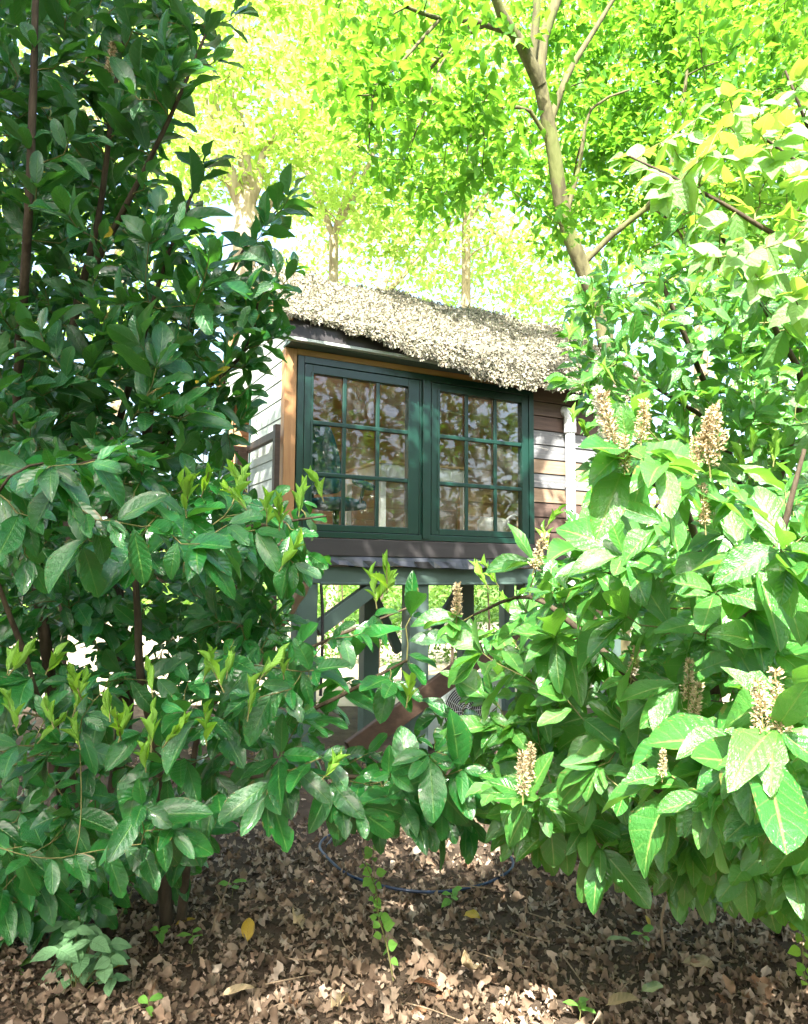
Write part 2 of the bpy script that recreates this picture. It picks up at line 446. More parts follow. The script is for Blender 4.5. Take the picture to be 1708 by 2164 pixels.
# ================================================================== GROUND
def ground_material():
    t = NT('woodland_soil'); v = t.coord()
    n1 = t.noise(7, 8, v, .7); n2 = t.noise(60, 4, v)
    col = t.ramp(n1, [(.3, (.045, .034, .024)), (.55, (.085, .062, .043)), (.75, (.13, .10, .07))])
    col = t.mix(t.math('MULTIPLY', n2, .5), col, (.05, .038, .028))
    return t.done(t.principled(col, .95, .1, bump=t.math('ADD', n1, t.math('MULTIPLY', n2, .4)), bump_d=.9, bump_dist=.03))
def sand_material():
    t = NT('sandy_yard'); v = t.coord()
    n1 = t.noise(1.2, 6, v, .6); n2 = t.noise(90, 3, v)
    col = t.ramp(n1, [(.35, (.30, .25, .18)), (.65, (.46, .40, .30))])
    col = t.mix(t.math('MULTIPLY', n2, .3), col, (.24, .2, .14))
    return t.done(t.principled(col, .95, .1, bump=n2, bump_d=.5, bump_dist=.01))
def grass_material():
    t = NT('far_grass'); n1 = t.noise(3, 6, t.coord())
    return t.done(t.principled(t.ramp(n1, [(.35, (.05, .11, .02)), (.7, (.12, .20, .04))]), .9, .1, bump=n1, bump_d=.8, bump_dist=.05))
M['soil'] = ground_material(); M['sand'] = sand_material(); M['grass'] = grass_material()
def ground_z(x, y):
    return .035 * np.sin(x * 1.7 + 1) * np.cos(y * 1.3) + .02 * np.sin(x * 4.1 + y * 2.7)
# near patch follows small undulations, the sheet runs on to the horizon
nx, ny = 90, 70
gx = np.concatenate([[-150, -40, -12], np.linspace(-6, 6, nx - 6), [12, 40, 150]])
gy = np.concatenate([[-150, -40, -8], np.linspace(-2, 8, ny - 6), [14, 45, 200]])
GX, GY = np.meshgrid(gx, gy)
fade = np.clip((7 - np.abs(GX)) / 2, 0, 1) * np.clip((8.5 - GY) / 1.5, 0, 1)
GZ = ground_z(GX, GY) * fade - .012 * (1 - fade)
Vg = np.stack([GX, GY, GZ], -1).reshape(-1, 3)
ii = (np.arange(len(gy) - 1)[:, None] * len(gx) + np.arange(len(gx) - 1)[None]).ravel()
Fg = np.stack([ii, ii + 1, ii + len(gx) + 1, ii + len(gx)], -1)
tag(link('ground', np_mesh('ground', Vg, Fg, mats=(M['soil'],))), 'dark woodland soil under the fallen leaves', kind='structure')
mb = MB(); mb.poly([(-30, 8.6, .0), (30, 8.6, .0), (30, 24, .0), (-30, 24, .0)], [(0, 1, 2, 3)])
tag(mb.build('yard', M['sand']), 'pale sandy yard beyond the raised hut', kind='structure')
mb = MB(); mb.poly([(-150, 24.01, .01), (150, 24.01, .01), (150, 200, .01), (-150, 200, .01)], [(0, 1, 2, 3)])
tag(mb.build('lawn', M['grass']), 'green grass beyond the sandy yard', kind='structure')

# ================================================================== HUT
M['green'] = plain_material('dark_green_gloss_paint', (.006, .036, .025), .32, .5, .4, 7, bump=.12)
M['greygreen'] = plain_material('grey_green_paint', (.085, .135, .115), .6, .3, .5, 4)
M['pale_plank'] = wood_material('pale_painted_plank', (.40, .45, .39), (.52, .56, .49), .65, 'y', wear=(.36, .30, .22), wear_t=.70, vary=.12, bump=.2)
M['pine'] = wood_material('orange_pine', (.33, .165, .070), (.47, .26, .11), .5, 'z', wear=(.2, .09, .04), wear_t=.68, vary=.1)
M['pine_h'] = wood_material('orange_pine_rail', (.36, .19, .075), (.46, .26, .11), .5, 'x', vary=.1)
M['weather_a'] = wood_material('brown_stained_plank', (.085, .055, .042), (.15, .10, .078), .7, 'x', wear=(.30, .26, .22), wear_t=.66, vary=.3)
M['weather_b'] = wood_material('grey_weathered_plank', (.09, .095, .10), (.21, .21, .21), .8, 'x', wear=(.42, .40, .37), wear_t=.60, vary=.2)
M['weather_c'] = wood_material('tan_weathered_plank', (.20, .135, .085), (.33, .24, .16), .75, 'x', wear=(.12, .08, .06), wear_t=.66, vary=.2)
M['dark_board'] = wood_material('dark_brown_board', (.036, .033, .034), (.055, .050, .050), .5, 'x', vary=.1, bump=.15)
M['brown_beam'] = wood_material('brown_beam', (.040, .025, .016), (.075, .046, .030), .55, 'x', wear=(.05, .03, .02), wear_t=.66)
M['membrane'] = plain_material('black_membrane', (.035, .038, .042), .33, .5, .3, 14, bump=.5)
M['strip'] = plain_material('pale_metal_strip', (.42, .47, .42), .4, .5, .15)
M['pvc'] = plain_material('white_plastic_pipe', (.78, .79, .80), .35, .5, .06)
M['interior'] = wood_material('interior_plank', (.52, .26, .13), (.68, .39, .21), .55, 'x', vary=.25)
M['interior_light'] = wood_material('pine_interior_board', (.50, .29, .12), (.62, .40, .19), .5, 'x', vary=.2)
M['white_paint'] = plain_material('white_furniture_paint', (.74, .74, .71), .45, .4, .08)
M['blue_fabric'] = plain_material('teal_blue_fabric', (.012, .10, .15), .8, .2, .3, 30)
M['black_plastic'] = plain_material('black_plastic', (.02, .02, .022), .45, .4, .2)
M['steel'] = plain_material('pale_steel', (.55, .57, .58), .4, .5, .15, metal=.6)
def glass_material():
    t = NT('window_glass')
    tr = t.n('ShaderNodeBsdfTransparent'); tr.inputs[0].default_value = (.93, .95, .93, 1)
    gl = t.n('ShaderNodeBsdfGlossy'); gl.inputs[0].default_value = (1, 1, 1, 1)
    oi = t.n('ShaderNodeObjectInfo'); n = t.noise(1.6, 2, t.coord())
    bp = t.n('ShaderNodeBump'); bp.inputs['Strength'].default_value = .06; bp.inputs['Distance'].default_value = .02; t.l(n, bp.inputs['Height']); t.l(bp.outputs[0], gl.inputs['Normal'])
    gl.inputs['Roughness'].default_value = .02
    fr = t.n('ShaderNodeFresnel'); fr.inputs[0].default_value = 1.52
    df = t.n('ShaderNodeBsdfDiffuse'); df.inputs[0].default_value = (.6, .6, .57, 1)
    sm = t.noise(5.0, 6, t.coord((1, 1, .35)), .7)
    mx = t.n('ShaderNodeMixShader'); t.l(t.math('MULTIPLY', fr.outputs[0], .8, clamp=True), mx.inputs[0]); t.l(tr.outputs[0], mx.inputs[1]); t.l(gl.outputs[0], mx.inputs[2])
    mx2 = t.n('ShaderNodeMixShader'); t.l(t.math('MULTIPLY', t.math('SUBTRACT', sm, .45, clamp=True), .45), mx2.inputs[0]); t.l(mx.outputs[0], mx2.inputs[1]); t.l(df.outputs[0], mx2.inputs[2])
    return t.done(mx2.outputs[0])
M['glass'] = glass_material()

hut = empty('garden_hut', tuple(HO), YAW)
tag(hut, 'wooden hut raised on posts with two dark green nine-pane windows', 'hut')
UEND, VBACK, ZF = 3.35, 1.8, 1.66
EV, EZ, RV, RZ = -.16, 3.36, .9, 4.13          # eave and ridge
def roof_z(v): return EZ + (RZ - EZ) * (v - EV) / (RV - EV) if v <= RV else RZ - (RZ - EZ) * (v - RV) / (RV - EV)
# floor and inner shell
wallp = MB().box(-.07, UEND - .02, VBACK - .04, VBACK, 1.62, 3.34).build('back_wall', M['interior'], hut)
for k in range(13):
    z = 1.70 + k * .125
    MB().box(.0, UEND - .07, VBACK - .06, VBACK - .041, z, z + .121).build('plank', M['interior'], wallp, bevel=.003)
MB().box(-.06, UEND - .03, .06, VBACK - .05, 1.58, 1.66).build('floor', M['interior_light'], hut)
MB().box(-.06, UEND - .03, .03, VBACK - .05, 3.32, 3.345).build('ceiling', M['interior'], hut)
rw = MB().box(UEND - .06, UEND - .02, .032, VBACK - .05, 1.662, 1.95).box(UEND - .06, UEND - .02, .032, .25, 1.951, 3.315).box(UEND - .06, UEND - .02, 1.55, VBACK - .05, 1.951, 3.315).box(UEND - .06, UEND - .02, .251, 1.549, 3.15, 3.315).build('end_wall', M['interior_light'], hut)
MB().box(UEND - .045, UEND - .041, .25, 1.55, 1.95, 3.15).build('added_end_pane', M['glass'], hut)  # unseen glazed opening, added to let light into the hut
lw = MB().box(-.055, -.02, .062, .93, 1.662, 3.315).box(-.055, -.02, 1.72, VBACK - .062, 1.662, 3.315).box(-.055, -.02, .931, 1.719, 3.16, 3.315).build('side_wall', M['interior'], hut)
MB().box(-.09, -.02, .90, .929, 1.662, 3.16).box(-.09, -.02, 1.721, 1.75, 1.662, 3.16).build('added_door_frame', M['green'], hut)  # unseen doorway, added so that daylight reaches the interior
# side cladding: pale painted boards, one by one, up to the gable
z = 1.50
k = 0
while z < RZ - .05:
    h = .148
    ztop = min(z + h - .004, RZ - .06)
    def vr(zz):
        if zz <= roof_z(0) - .03: return 0.0, VBACK
        f = (zz + .03 - EZ) / (RZ - EZ); a = EV + (RV - EV) * f
        return a, 2 * RV - a
    a0, b0 = vr(z); a1, b1 = vr(ztop)
    for a0, b0, a1, b1 in ([(a0, b0, a1, b1)] if z > 3.1 else [(0., .897, 0., .897), (1.752, VBACK, 1.752, VBACK)]):  # lower boards stop at the added doorway
        if b1 - a1 < .03: continue
        MB().poly([(-.086, a0, z), (-.086, b0, z), (-.080, b1, ztop), (-.080, a1, ztop), (-.058, a0, z), (-.058, b0, z), (-.058, b1, ztop), (-.058, a1, ztop)],
                  [(3, 2, 1, 0), (4, 5, 6, 7), (0, 1, 5, 4), (1, 2, 6, 5), (2, 3, 7, 6), (3, 0, 4, 7)]).build('plank', M['pale_plank'], lw, bevel=.002)
    z += h; k += 1
# front wall right of the window: weathered boards
fw_ = MB().box(2.225, UEND, .012, .03, 1.62, 3.30).build('front_wall', M['dark_board'], hut)
mats = ['weather_a', 'weather_a', 'weather_a', 'weather_b', 'weather_c', 'weather_b', 'weather_a', 'weather_b', 'weather_a', 'weather_b', 'weather_a', 'weather_a', 'weather_a', 'weather_a']
zs = 1.63; k = 0
while zs < 3.28:
    h = .131
    MB().poly([(2.232, -.016, zs), (UEND, -.016, zs), (UEND, .010, zs), (2.232, .010, zs), (2.232, -.006, zs + h - .006), (UEND, -.006, zs + h - .006), (UEND, .010, zs + h - .006), (2.232, .010, zs + h - .006)],
              [(3, 2, 1, 0), (4, 5, 6, 7), (0, 1, 5, 4), (1, 2, 6, 5), (2, 3, 7, 6), (3, 0, 4, 7)]).build('plank', M[['weather_a', 'weather_a', 'weather_a', 'weather_a', 'weather_c', 'weather_b', 'weather_c', 'weather_b', 'weather_b', 'weather_a', 'weather_a', 'weather_a', 'weather_a'][k % 13]], fw_, bevel=.003)
    zs += h; k += 1
MB().box(-.098, -.004, -.022, .06, 1.36, 3.20).build('corner_post', M['pine'], hut, bevel=.004)['label'] = 'orange pine corner post'
MB().box(-.002, 2.23, -.018, .05, 3.158, 3.205).build('head_rail', M['pine_h'], hut, bevel=.003)
# window: frame, cover strip, two casements with muntins and nine panes each
win = MB().box(0, .052, -.035, .05, 1.775, 3.152).build('window_frame', M['green'], hut, bevel=.003)
def piece(nm, a, mat='green', par=None, bev=.003): return MB().box(*a).build(nm, M[mat], par, bevel=bev)
piece('frame_rail', (.0525, 2.1675, -.035, .05, 3.098, 3.152), par=win); piece('frame_rail', (.0525, 2.1675, -.04, .05, 1.775, 1.822), par=win)
piece('frame_stile', (2.168, 2.22, -.035, .05, 1.775, 3.152), par=win); piece('frame_stile', (1.056, 1.166, -.028, .05, 1.8225, 3.0975), par=win)
piece('cover_strip', (1.078, 1.142, -.052, -.0285, 1.79, 3.10), par=win)
for c, (a, b, pa, pb) in enumerate(((.058, 1.052, .122, .952), (1.170, 2.162, 1.240, 2.092))):
    cas = piece('casement', (a, pa, -.03, .035, 1.826, 3.094), par=hut)
    cas['label'] = ('casement nearest the pine corner post', 'casement nearest the white downpipe')[c]
    piece('stile', (pb, b, -.03, .035, 1.826, 3.094), par=cas)
    z0, z1 = 1.877, 3.028
    piece('rail', (pa + .0005, pb - .0005, -.03, .035, z1, 3.094), par=cas); piece('rail', (pa + .0005, pb - .0005, -.03, .035, 1.826, z0), par=cas)
    piece('bead', (a + .052, pa + .006, -.036, -.0305, z0 - .012, z1 + .012), par=cas, bev=.002)
    mw = .034; cw = (pb - pa - 2 * mw) / 3; ch = (z1 - z0 - 2 * mw) / 3
    for i in range(3):
        for j in range(3):
            u0 = pa + i * (cw + mw); q0 = z0 + j * (ch + mw)
            MB().box(u0 - .006, u0 + cw + .006, .000, .0035, q0 - .006, q0 + ch + .006).build('pane', M['glass'], cas)
    for i in (1, 2):
        u0 = pa + i * cw + (i - 1) * mw
        piece('muntin', (u0, u0 + mw, -.022, -.002, z0, z1), par=cas, bev=.006)
        q0 = z0 + i * ch + (i - 1) * mw
        piece('muntin', (pa, pb, -.0255, -.0022, q0, q0 + mw), par=cas, bev=.006)
# sill board, black membrane, beam
piece('sill_board', (-.002, 2.6, -.048, .02, 1.640, 1.770), 'dark_board', hut, .004)
k = 34; us = np.linspace(.03, 2.15, k); r_ = random.Random(3)
mv = []
for i, u in enumerate(us):
    e1 = r_.gauss(0, .006); e2 = r_.gauss(0, .012) + (-.03 if 18 < i < 25 else 0)
    mv += [(u, -.030 + e1 * .3, 1.652), (u, -.045 + e1, 1.605), (u, -.052 + e2, 1.565 + e1 - (.012 if 17 < i < 24 else 0))]
me_f = []
for i in range(k - 1):
    for j in range(2): me_f.append((i * 3 + j, i * 3 + 3 + j, i * 3 + 4 + j, i * 3 + 1 + j))
mo = MB().poly(mv, me_f).build('membrane', M['membrane'], hut)
sm_ = mo.modifiers.new('thick', 'SOLIDIFY'); sm_.thickness = .002
piece('floor_beam', (.0, UEND, .0, .10, 1.430, 1.560), 'greygreen', hut, .006)
piece('floor_beam', (.0, UEND, VBACK - .12, VBACK - .02, 1.430, 1.560), 'greygreen', hut, .006)
for u in (.5, 1.3, 2.0, 2.8): piece('joist', (u, u + .06, .101, VBACK - .121, 1.44, 1.575), 'dark_board', hut, .004)
for (u, v, w) in ((.045, .012, .165), (1.0, .012, .175), (2.15, .012, .165), (3.1, .012, .165), (.02, VBACK - .16, .14), (1.13, 1.15, .16), (2.26, 1.2, .14), (3.1, VBACK - .16, .14)):
    piece('post', (u, u + w, v, v + w * .85, -.25, 1.429), 'greygreen', hut, .008)
def brace(a, b, w, h, mat='greygreen', nm='brace'):
    return MB().bar(a, b, w, h, (0, 1, 0)).build(nm, M[mat], hut, bevel=.005)
brace((.215, .06, 1.08), (.80, .06, 1.47), .11, .09)
brace((1.95, 1.24, .95), (2.28, 1.24, 1.40), .09, .07)
brace((1.55, 1.24, .75), (1.2, 1.24, 1.40), .09, .07)
MB().tube([(.22, -.02, 1.42), (.23, -.03, 1.25), (.235, -.03, 1.0), (.23, -.02, .6)], .012, 8).build('cable', M['black_plastic'], hut, smooth=True)
MB().tube([(.22, .0, 1.43), (.9, .0, 1.425), (2.1, .0, 1.43)], .011, 8).build('conduit', M['greygreen'], hut, smooth=True)
# roof: two boarded slopes, fascia, pale strip
MB().poly([(-.10, EV, EZ), (UEND + .1, EV, EZ), (UEND + .1, RV, RZ), (-.10, RV, RZ), (-.10, EV + .01, EZ - .035), (UEND + .1, EV + .01, EZ - .035), (UEND + .1, RV, RZ - .035), (-.10, RV, RZ - .035)],
          [(0, 1, 2, 3), (7, 6, 5, 4), (0, 4, 5, 1), (1, 5, 6, 2), (2, 6, 7, 3), (3, 7, 4, 0)]).build('roof', M['dark_board'], hut)
b2 = 2 * RV - EV
MB().poly([(-.10, b2, EZ), (UEND + .1, b2, EZ), (UEND + .1, RV + .002, RZ), (-.10, RV + .002, RZ), (-.10, b2, EZ - .035), (UEND + .1, b2, EZ - .035), (UEND + .1, RV + .002, RZ - .035), (-.10, RV + .002, RZ - .035)],
          [(3, 2, 1, 0), (4, 5, 6, 7), (1, 5, 4, 0), (2, 6, 5, 1), (3, 7, 6, 2), (0, 4, 7, 3)]).build('roof', M['dark_board'], hut)
piece('fascia', (-.125, UEND + .1, EV - .024, EV - .001, 3.236, 3.40), 'dark_board', hut, .003)
piece('drip_strip', (-.125, UEND + .1, EV - .030, EV + .02, 3.212, 3.2345), 'strip', hut, .002)
piece('soffit', (-.10, UEND + .08, EV + .0205, .03, 3.2065, 3.2245), 'greygreen', hut, .0)
for s_v, e_v in ((EV, RV), (b2, RV)):
    MB().bar((-.115, s_v, EZ - .04), (-.115, e_v, RZ - .04), .028, .13, (0, 0, 1)).build('barge_board', M['pine_h'], hut, bevel=.003)
# camouflage net over the roof, drooping past the eave
def net_material():
    t = NT('camouflage_net'); r, g = t.rand()
    col = t.ramp(r, [(.0, (.09, .09, .06)), (.3, (.28, .26, .19)), (.55, (.46, .42, .34)), (.8, (.17, .19, .12)), (1.0, (.38, .31, .22))])
    b = t.principled(col, .55, .4)
    tr = t.n('ShaderNodeBsdfTranslucent'); t.val(tr.inputs[0], col)
    mx = t.n('ShaderNodeMixShader'); mx.inputs[0].default_value = .2
    t.l(b, mx.inputs[1]); t.l(tr.outputs[0], mx.inputs[2])
    return t.done(mx.outputs[0])
M['net'] = net_material()
M['net_base'] = plain_material('net_mesh', (.16, .15, .11), .8, .2, .5, 30, bump=.6)
net = empty('camouflage_net', tuple(HO), YAW)
tag(net, 'pale cut-leaf camouflage net draped over the hut roof and hanging past its eave', 'net')
def droop(u):
    return float(np.interp(u, [-.15, .05, .35, .7, 1.1, 1.5, 1.85, 2.2, 2.6, 3.5], [-.10, -.06, .0, .07, .15, .22, .27, .22, .20, .20])) + .012 * math.sin(u * 23) + .01 * math.sin(u * 41)
def net_pt(u, s):
    """s from 0 at the ridge to 1 at the eave, beyond 1 hanging (in metres)"""
    if s <= 1:
        v = RV + (EV - .04 - RV) * s; zz = RZ + (EZ - RZ) * s + .035 + .02 * math.sin(u * 6 + s * 5) + .012 * math.sin(u * 15 - s * 11)
        return np.array([u, v - .02, zz]), nrm((0, -.6, .85))
    d = s - 1
    return np.array([u, EV - .06 - .10 * math.sin(min(d, .25) * 6) * .5 + .02 * math.sin(u * 9), EZ + .035 - d * .95]), nrm((0, -.95, .3))
us = np.linspace(-.17, UEND + .12, 90); ss = list(np.linspace(-.04, 1, 22)); nh = 7
V, Fq = [], []
for u in us:
    for s_ in ss: V.append(net_pt(u, s_)[0])
    D = max(0.012, droop(u) + .06)
    for j in range(1, nh + 1): V.append(net_pt(u, 1 + D * j / nh)[0])
cN = len(ss) + nh
Fq = [(i * cN + j, i * cN + j + 1, (i + 1) * cN + j + 1, (i + 1) * cN + j) for i in range(len(us) - 1) for j in range(cN - 1) if not (j > len(ss) - 2 and us[i] < .3)]
link('net_sheet', np_mesh('net_sheet', V, Fq, mats=(M['net_base'],)), net)
FL = [leaf_template((0, .35, .7, 1.0), (.25, 1.0, .8, .2), 2, d, f, 0, tw, 0, 0) for d, f, tw in ((.5, .6, .6), (-.5, .5, -.8), (.8, .2, 1.0), (-.3, .9, .3))]
r_ = random.Random(5); rows = []
while len(rows) < 28000:
    u = r_.uniform(-.18, UEND + .1); D = droop(u) + .08
    s_ = r_.uniform(-.06, 1) if r_.random() < .72 else 1 + r_.random() ** .8 * max(.03, D)
    if s_ > 1 and D < .03 and r_.random() < .7: continue
    p, n = net_pt(u, s_)
    n2 = n + np.array([r_.gauss(0, .36) for _ in range(3)]); ax = np.array([r_.gauss(0, 1), r_.gauss(0, 1), r_.gauss(0, 1)])
    if s_ > 1: ax = ax * .7 + np.array([0, 0, -.8])
    L = r_.uniform(.011, .028)
    rows.append((*(p + n * r_.uniform(-.004, .014)), *ax, *n2, L, L * r_.uniform(.6, 1.0), r_.randrange(4)))
a = np.array(rows)
tag(link('net_scrim', scatter_mesh('net_scrim', FL, a[:, 11].astype(int), a[:, :3], a[:, 3:6], a[:, 6:9], a[:, 9], a[:, 10], (M['net'],)), net), kind='stuff')
# downpipe
dp = empty('downpipe', tuple(H(2.60, -.075, 0)), YAW)
tag(dp, 'white plastic downpipe with a rounded top elbow beside the weathered boards', 'pipe')
MB().tube([(0, 0, 1.2), (0, 0, 2.0), (0, 0, 2.84)], .044, 16).build('pipe', M['pvc'], dp, smooth=True)
MB().tube([(0, 0, 2.80), (0, 0, 2.92), (0, .0, 2.95), (.0, .02, 2.985), (.0, .08, 3.01), (.0, .17, 3.015)], [.056, .056, .056, .054, .052, .052], 16).build('elbow', M['pvc'], dp, smooth=True)
MB().tube([(0, 0, 2.30), (0, 0, 2.34)], .050, 16).build('bracket', M['pvc'], dp, smooth=True)
# leaning timber, pale split log
tb = MB().bar(H(.42, -.14, .20), H(2.3, -.10, 1.24), .05, .165, (0, 0, 1)).build('leaning_timber', M['brown_beam'], bevel=.006)
tag(tb, 'thick brown timber leaning diagonally across the hut posts', 'timber')
a_, b_ = P(640, 1245, 5.0), P(588, 1335, 5.1)
lg = MB().tube([a_ + (b_ - a_) * t for t in np.linspace(-.15, 2.6, 14)], [.03 + .007 * math.sin(i * 2.1) + .008 * math.sin(i * .9) for i in range(14)], 10).build('split_log', M['weather_c'], smooth=True)
tag(lg, 'pale stripped log propped against the hut corner among laurel leaves', 'log')
# furniture inside
tbl = empty('table', tuple(H(0, 0, 0)), YAW)
tag(tbl, 'white table with a wooden top behind the panes', 'table')
T0, T1, V0, V1 = .99, 1.90, .55, 1.35
MB().box(T0 - .03, T1 + .03, V0 - .03, V1 + .03, 2.478, 2.505).build('table_top', M['interior_light'], tbl, bevel=.004)
for (x0, x1, y0, y1) in ((T0 + .056, T1 - .056, V0 + .008, V0 + .03), (T0 + .056, T1 - .056, V1 - .03, V1 - .008), (T0 + .008, T0 + .03, V0 + .056, V1 - .056), (T1 - .03, T1 - .008, V0 + .056, V1 - .056)):
    MB().box(x0, x1, y0, y1, 2.36, 2.477).build('apron', M['white_paint'], tbl, bevel=.002)
for x in (T0, T1 - .055):
    for y in (V0, V1 - .055): MB().box(x, x + .055, y, y + .055, 1.662, 2.4775).build('leg', M['white_paint'], tbl, bevel=.003)
ch = empty('office_chair', tuple(H(.60, .62, 1.66)), YAW + R(35))
tag(ch, 'teal blue upholstered chair behind the window by the pine post', 'chair')
def pad(nm, sx, sy, sz, loc, rot, mat, par, taper=0.0):
    n = 10; V = []; Fq = []
    for i in range(n + 1):
        th = math.pi * i / n
        for j in range(16):
            ph = 2 * math.pi * j / 16
            c = lambda q: math.copysign(abs(q) ** .55, q)
            x, y, z = c(math.sin(th)) * c(math.cos(ph)), c(math.sin(th)) * c(math.sin(ph)), c(math.cos(th))
            k_ = 1 - taper * (z + 1) / 2
            V.append((x * sx * k_, y * sy * k_, z * sz))
    for i in range(n):
        for j in range(16): Fq.append((i * 16 + j, (i + 1) * 16 + j, (i + 1) * 16 + (j + 1) % 16, i * 16 + (j + 1) % 16))
    o = link(nm, np_mesh(nm, V, Fq, mats=(mat,)), par); o.location = loc; o.rotation_euler = rot
    return o
pad('seat', .24, .23, .05, (0, 0, .44), (0, 0, 0), M['blue_fabric'], ch)
pad('backrest', .05, .21, .30, (-.22, 0, .80), (0, R(-12), 0), M['blue_fabric'], ch, .45)
for s_ in (-1, 1):
    pad('armrest', .17, .035, .03, (.02, s_ * .26, .60), (0, R(6), 0), M['blue_fabric'], ch)
    MB().tube([(.02, s_ * .26, .58), (.0, s_ * .24, .44)], .015, 8).build('arm_support', M['black_plastic'], ch, smooth=True)
MB().tube([(0, 0, .40), (0, 0, .10)], .03, 10).build('column', M['black_plastic'], ch, smooth=True)
for k in range(5):
    q = k * 2 * math.pi / 5
    MB().bar((0, 0, .09), (.26 * math.cos(q), .26 * math.sin(q), .05), .04, .03).build('base_arm', M['black_plastic'], ch)
    MB().tube([(.26 * math.cos(q) - .012, .26 * math.sin(q), .028), (.26 * math.cos(q) + .012, .26 * math.sin(q), .028)], .026, 10).build('caster', M['black_plastic'], ch)
bx = empty('pine_bench', tuple(H(2.05, .30, 1.66)), YAW)
tag(bx, 'pale pine storage bench behind the panes nearest the downpipe', 'bench')
MB().box(-.18, .62, .0, .42, .20, .225).build('seat', M['interior_light'], bx, bevel=.003)
for x in (-.16, .56): MB().box(x, x + .05, .38, .43, .0, .68).build('back_post', M['interior_light'], bx, bevel=.003)
for zz in (.26, .40, .54): MB().box(-.10, .555, .39, .41, zz, zz + .11).build('back_board', M['interior_light'], bx, bevel=.003)
for x in (-.16, .56):
    MB().box(x, x + .05, .02, .07, .0, .198).build('leg', M['interior_light'], bx, bevel=.003)
MB().box(-.10, .555, .03, .05, .05, .19).build('front_board', M['interior_light'], bx, bevel=.003)
bag = pad('crumpled_bag', .15, .12, .075, tuple(H(2.12, .45, 1.955)), (0, 0, .3), M['white_paint'], None)
dm = bag.modifiers.new('s', 'SUBSURF'); dm.levels = dm.render_levels = 1
tx = bpy.data.textures.new('crumple', 'CLOUDS'); tx.noise_scale = .07
dd = bag.modifiers.new('d', 'DISPLACE'); dd.texture = tx; dd.strength = .09
tag(bag, 'crumpled white bag lying on the pine bench inside', 'bag')
cb = MB()
pts = [H(2.30 + .11 * math.cos(q) * (1 + .1 * math.sin(q * .3)), .40 + .03 * math.sin(q * 1.7), 1.965 + .075 * math.sin(q) ** 2 * (1 + .2 * math.cos(q * .5)) + .006 * q / 6) for q in np.linspace(0, 16, 90)]
tag(cb.tube(pts, .006, 6).build('white_cable', M['pvc'], smooth=True), 'loops of thin white cable lying beside the crumpled bag', 'cable')
tag(MB().bar(H(2.33, .36, 1.90), H(2.50, .55, 2.46), .022, .022).build('wooden_stick', M['interior_light'], bevel=.003), 'thin wooden stick leaning behind the pane nearest the downpipe', 'stick')
# air conditioner outdoor unit below the floor
ac = empty('air_conditioner', tuple(H(1.38, .40, 0)), YAW)
tag(ac, 'pale outdoor air conditioner unit with a round wire fan grille under the hut', 'air conditioner')
M['ac'] = plain_material('air_conditioner_shell', (.34, .40, .37), .5, .4, .1)
MB().box(0, .80, .012, .32, .04, .56).build('casing', M['ac'], ac, bevel=.012)
MB().box(-.004, .804, .0, .325, .556, .585).build('lid', M['ac'], ac, bevel=.006)
gc = (.40, .0, .30)
gr = MB().tube([(gc[0] + .235 * math.cos(q), .006, gc[2] + .235 * math.sin(q)) for q in np.linspace(0, 2 * math.pi, 41)], .010, 6).build('fan_grille', M['ac'], ac, smooth=True)
for k in range(11):
    rr = .03 + k * .0195
    MB().tube([(gc[0] + rr * math.cos(q), .002, gc[2] + rr * math.sin(q)) for q in np.linspace(0, 2 * math.pi, 37)], .0025, 4).build('ring', M['steel'], gr)
for k in range(12):
    q = k * math.pi / 6
    MB().tube([(gc[0] + .03 * math.cos(q), -.001, gc[2] + .03 * math.sin(q)), (gc[0] + .235 * math.cos(q), -.001, gc[2] + .235 * math.sin(q))], .0028, 4).build('spoke', M['steel'], gr)
V = [(gc[0] + .225 * math.cos(q), .011, gc[2] + .225 * math.sin(q)) for q in np.linspace(0, 2 * math.pi, 36, endpoint=False)]
MB().poly(V + [(x, .0118, z) for x, y, z in V], [tuple(range(36))[::-1], tuple(range(36, 72))]).build('fan_shade_disc', M['black_plastic'], ac)  # flat black disc on the casing, standing in for the shaded fan recess
for k in range(4):
    q = k * math.pi / 2 + .3
    MB().poly([(gc[0], .008, gc[2]), (gc[0] + .2 * math.cos(q), .004, gc[2] + .2 * math.sin(q)), (gc[0] + .21 * math.cos(q + .5), .0095, gc[2] + .21 * math.sin(q + .5)), (gc[0] + .06 * math.cos(q + 1), .0095, gc[2] + .06 * math.sin(q + 1))], [(3, 2, 1, 0)]).build('fan_blade', M['membrane'], ac)
for k in range(5): MB().box(-.008, -.0005, .04, .30, .09 + k * .085, .15 + k * .085).build('side_vent', M['black_plastic'], ac)
# raised deck at the hut's pale side
dk = empty('raised_deck', tuple(HO), YAW)
tag(dk, 'raised wooden deck with brown beam and thin metal balusters beside the pale hut wall', 'deck')
MB().box(-3.2, -.13, .78, .84, 1.42, 1.60).build('edge_beam', M['brown_beam'], dk, bevel=.004)
for k in range(9): MB().box(-3.2, -.13, .79 + k * .125, .79 + k * .125 + .118, 1.602, 1.630).build('deck_board', M['weather_a'], dk, bevel=.002)
for u in (-.20, -1.5, -2.9):
    MB().box(u - .045, u + .045, .70, .778, -.2, 2.50).build('post', M['brown_beam'], dk, bevel=.004)
MB().box(-3.2, -.13, .70, .78, 2.5005, 2.545).build('handrail', M['brown_beam'], dk, bevel=.004)
for k in range(18):
    u = -.36 - k * .15
    if min(abs(u + 1.5), abs(u + 2.9)) < .06: continue
    MB().tube([(u, .745, 1.61), (u, .745, 2.5)], .008, 6).build('baluster', M['steel'], dk, smooth=True)
rp = MB().box(-.175, -.135, -.06, .0, .0, 2.60).build('rail_post', M['brown_beam'], dk, bevel=.004)
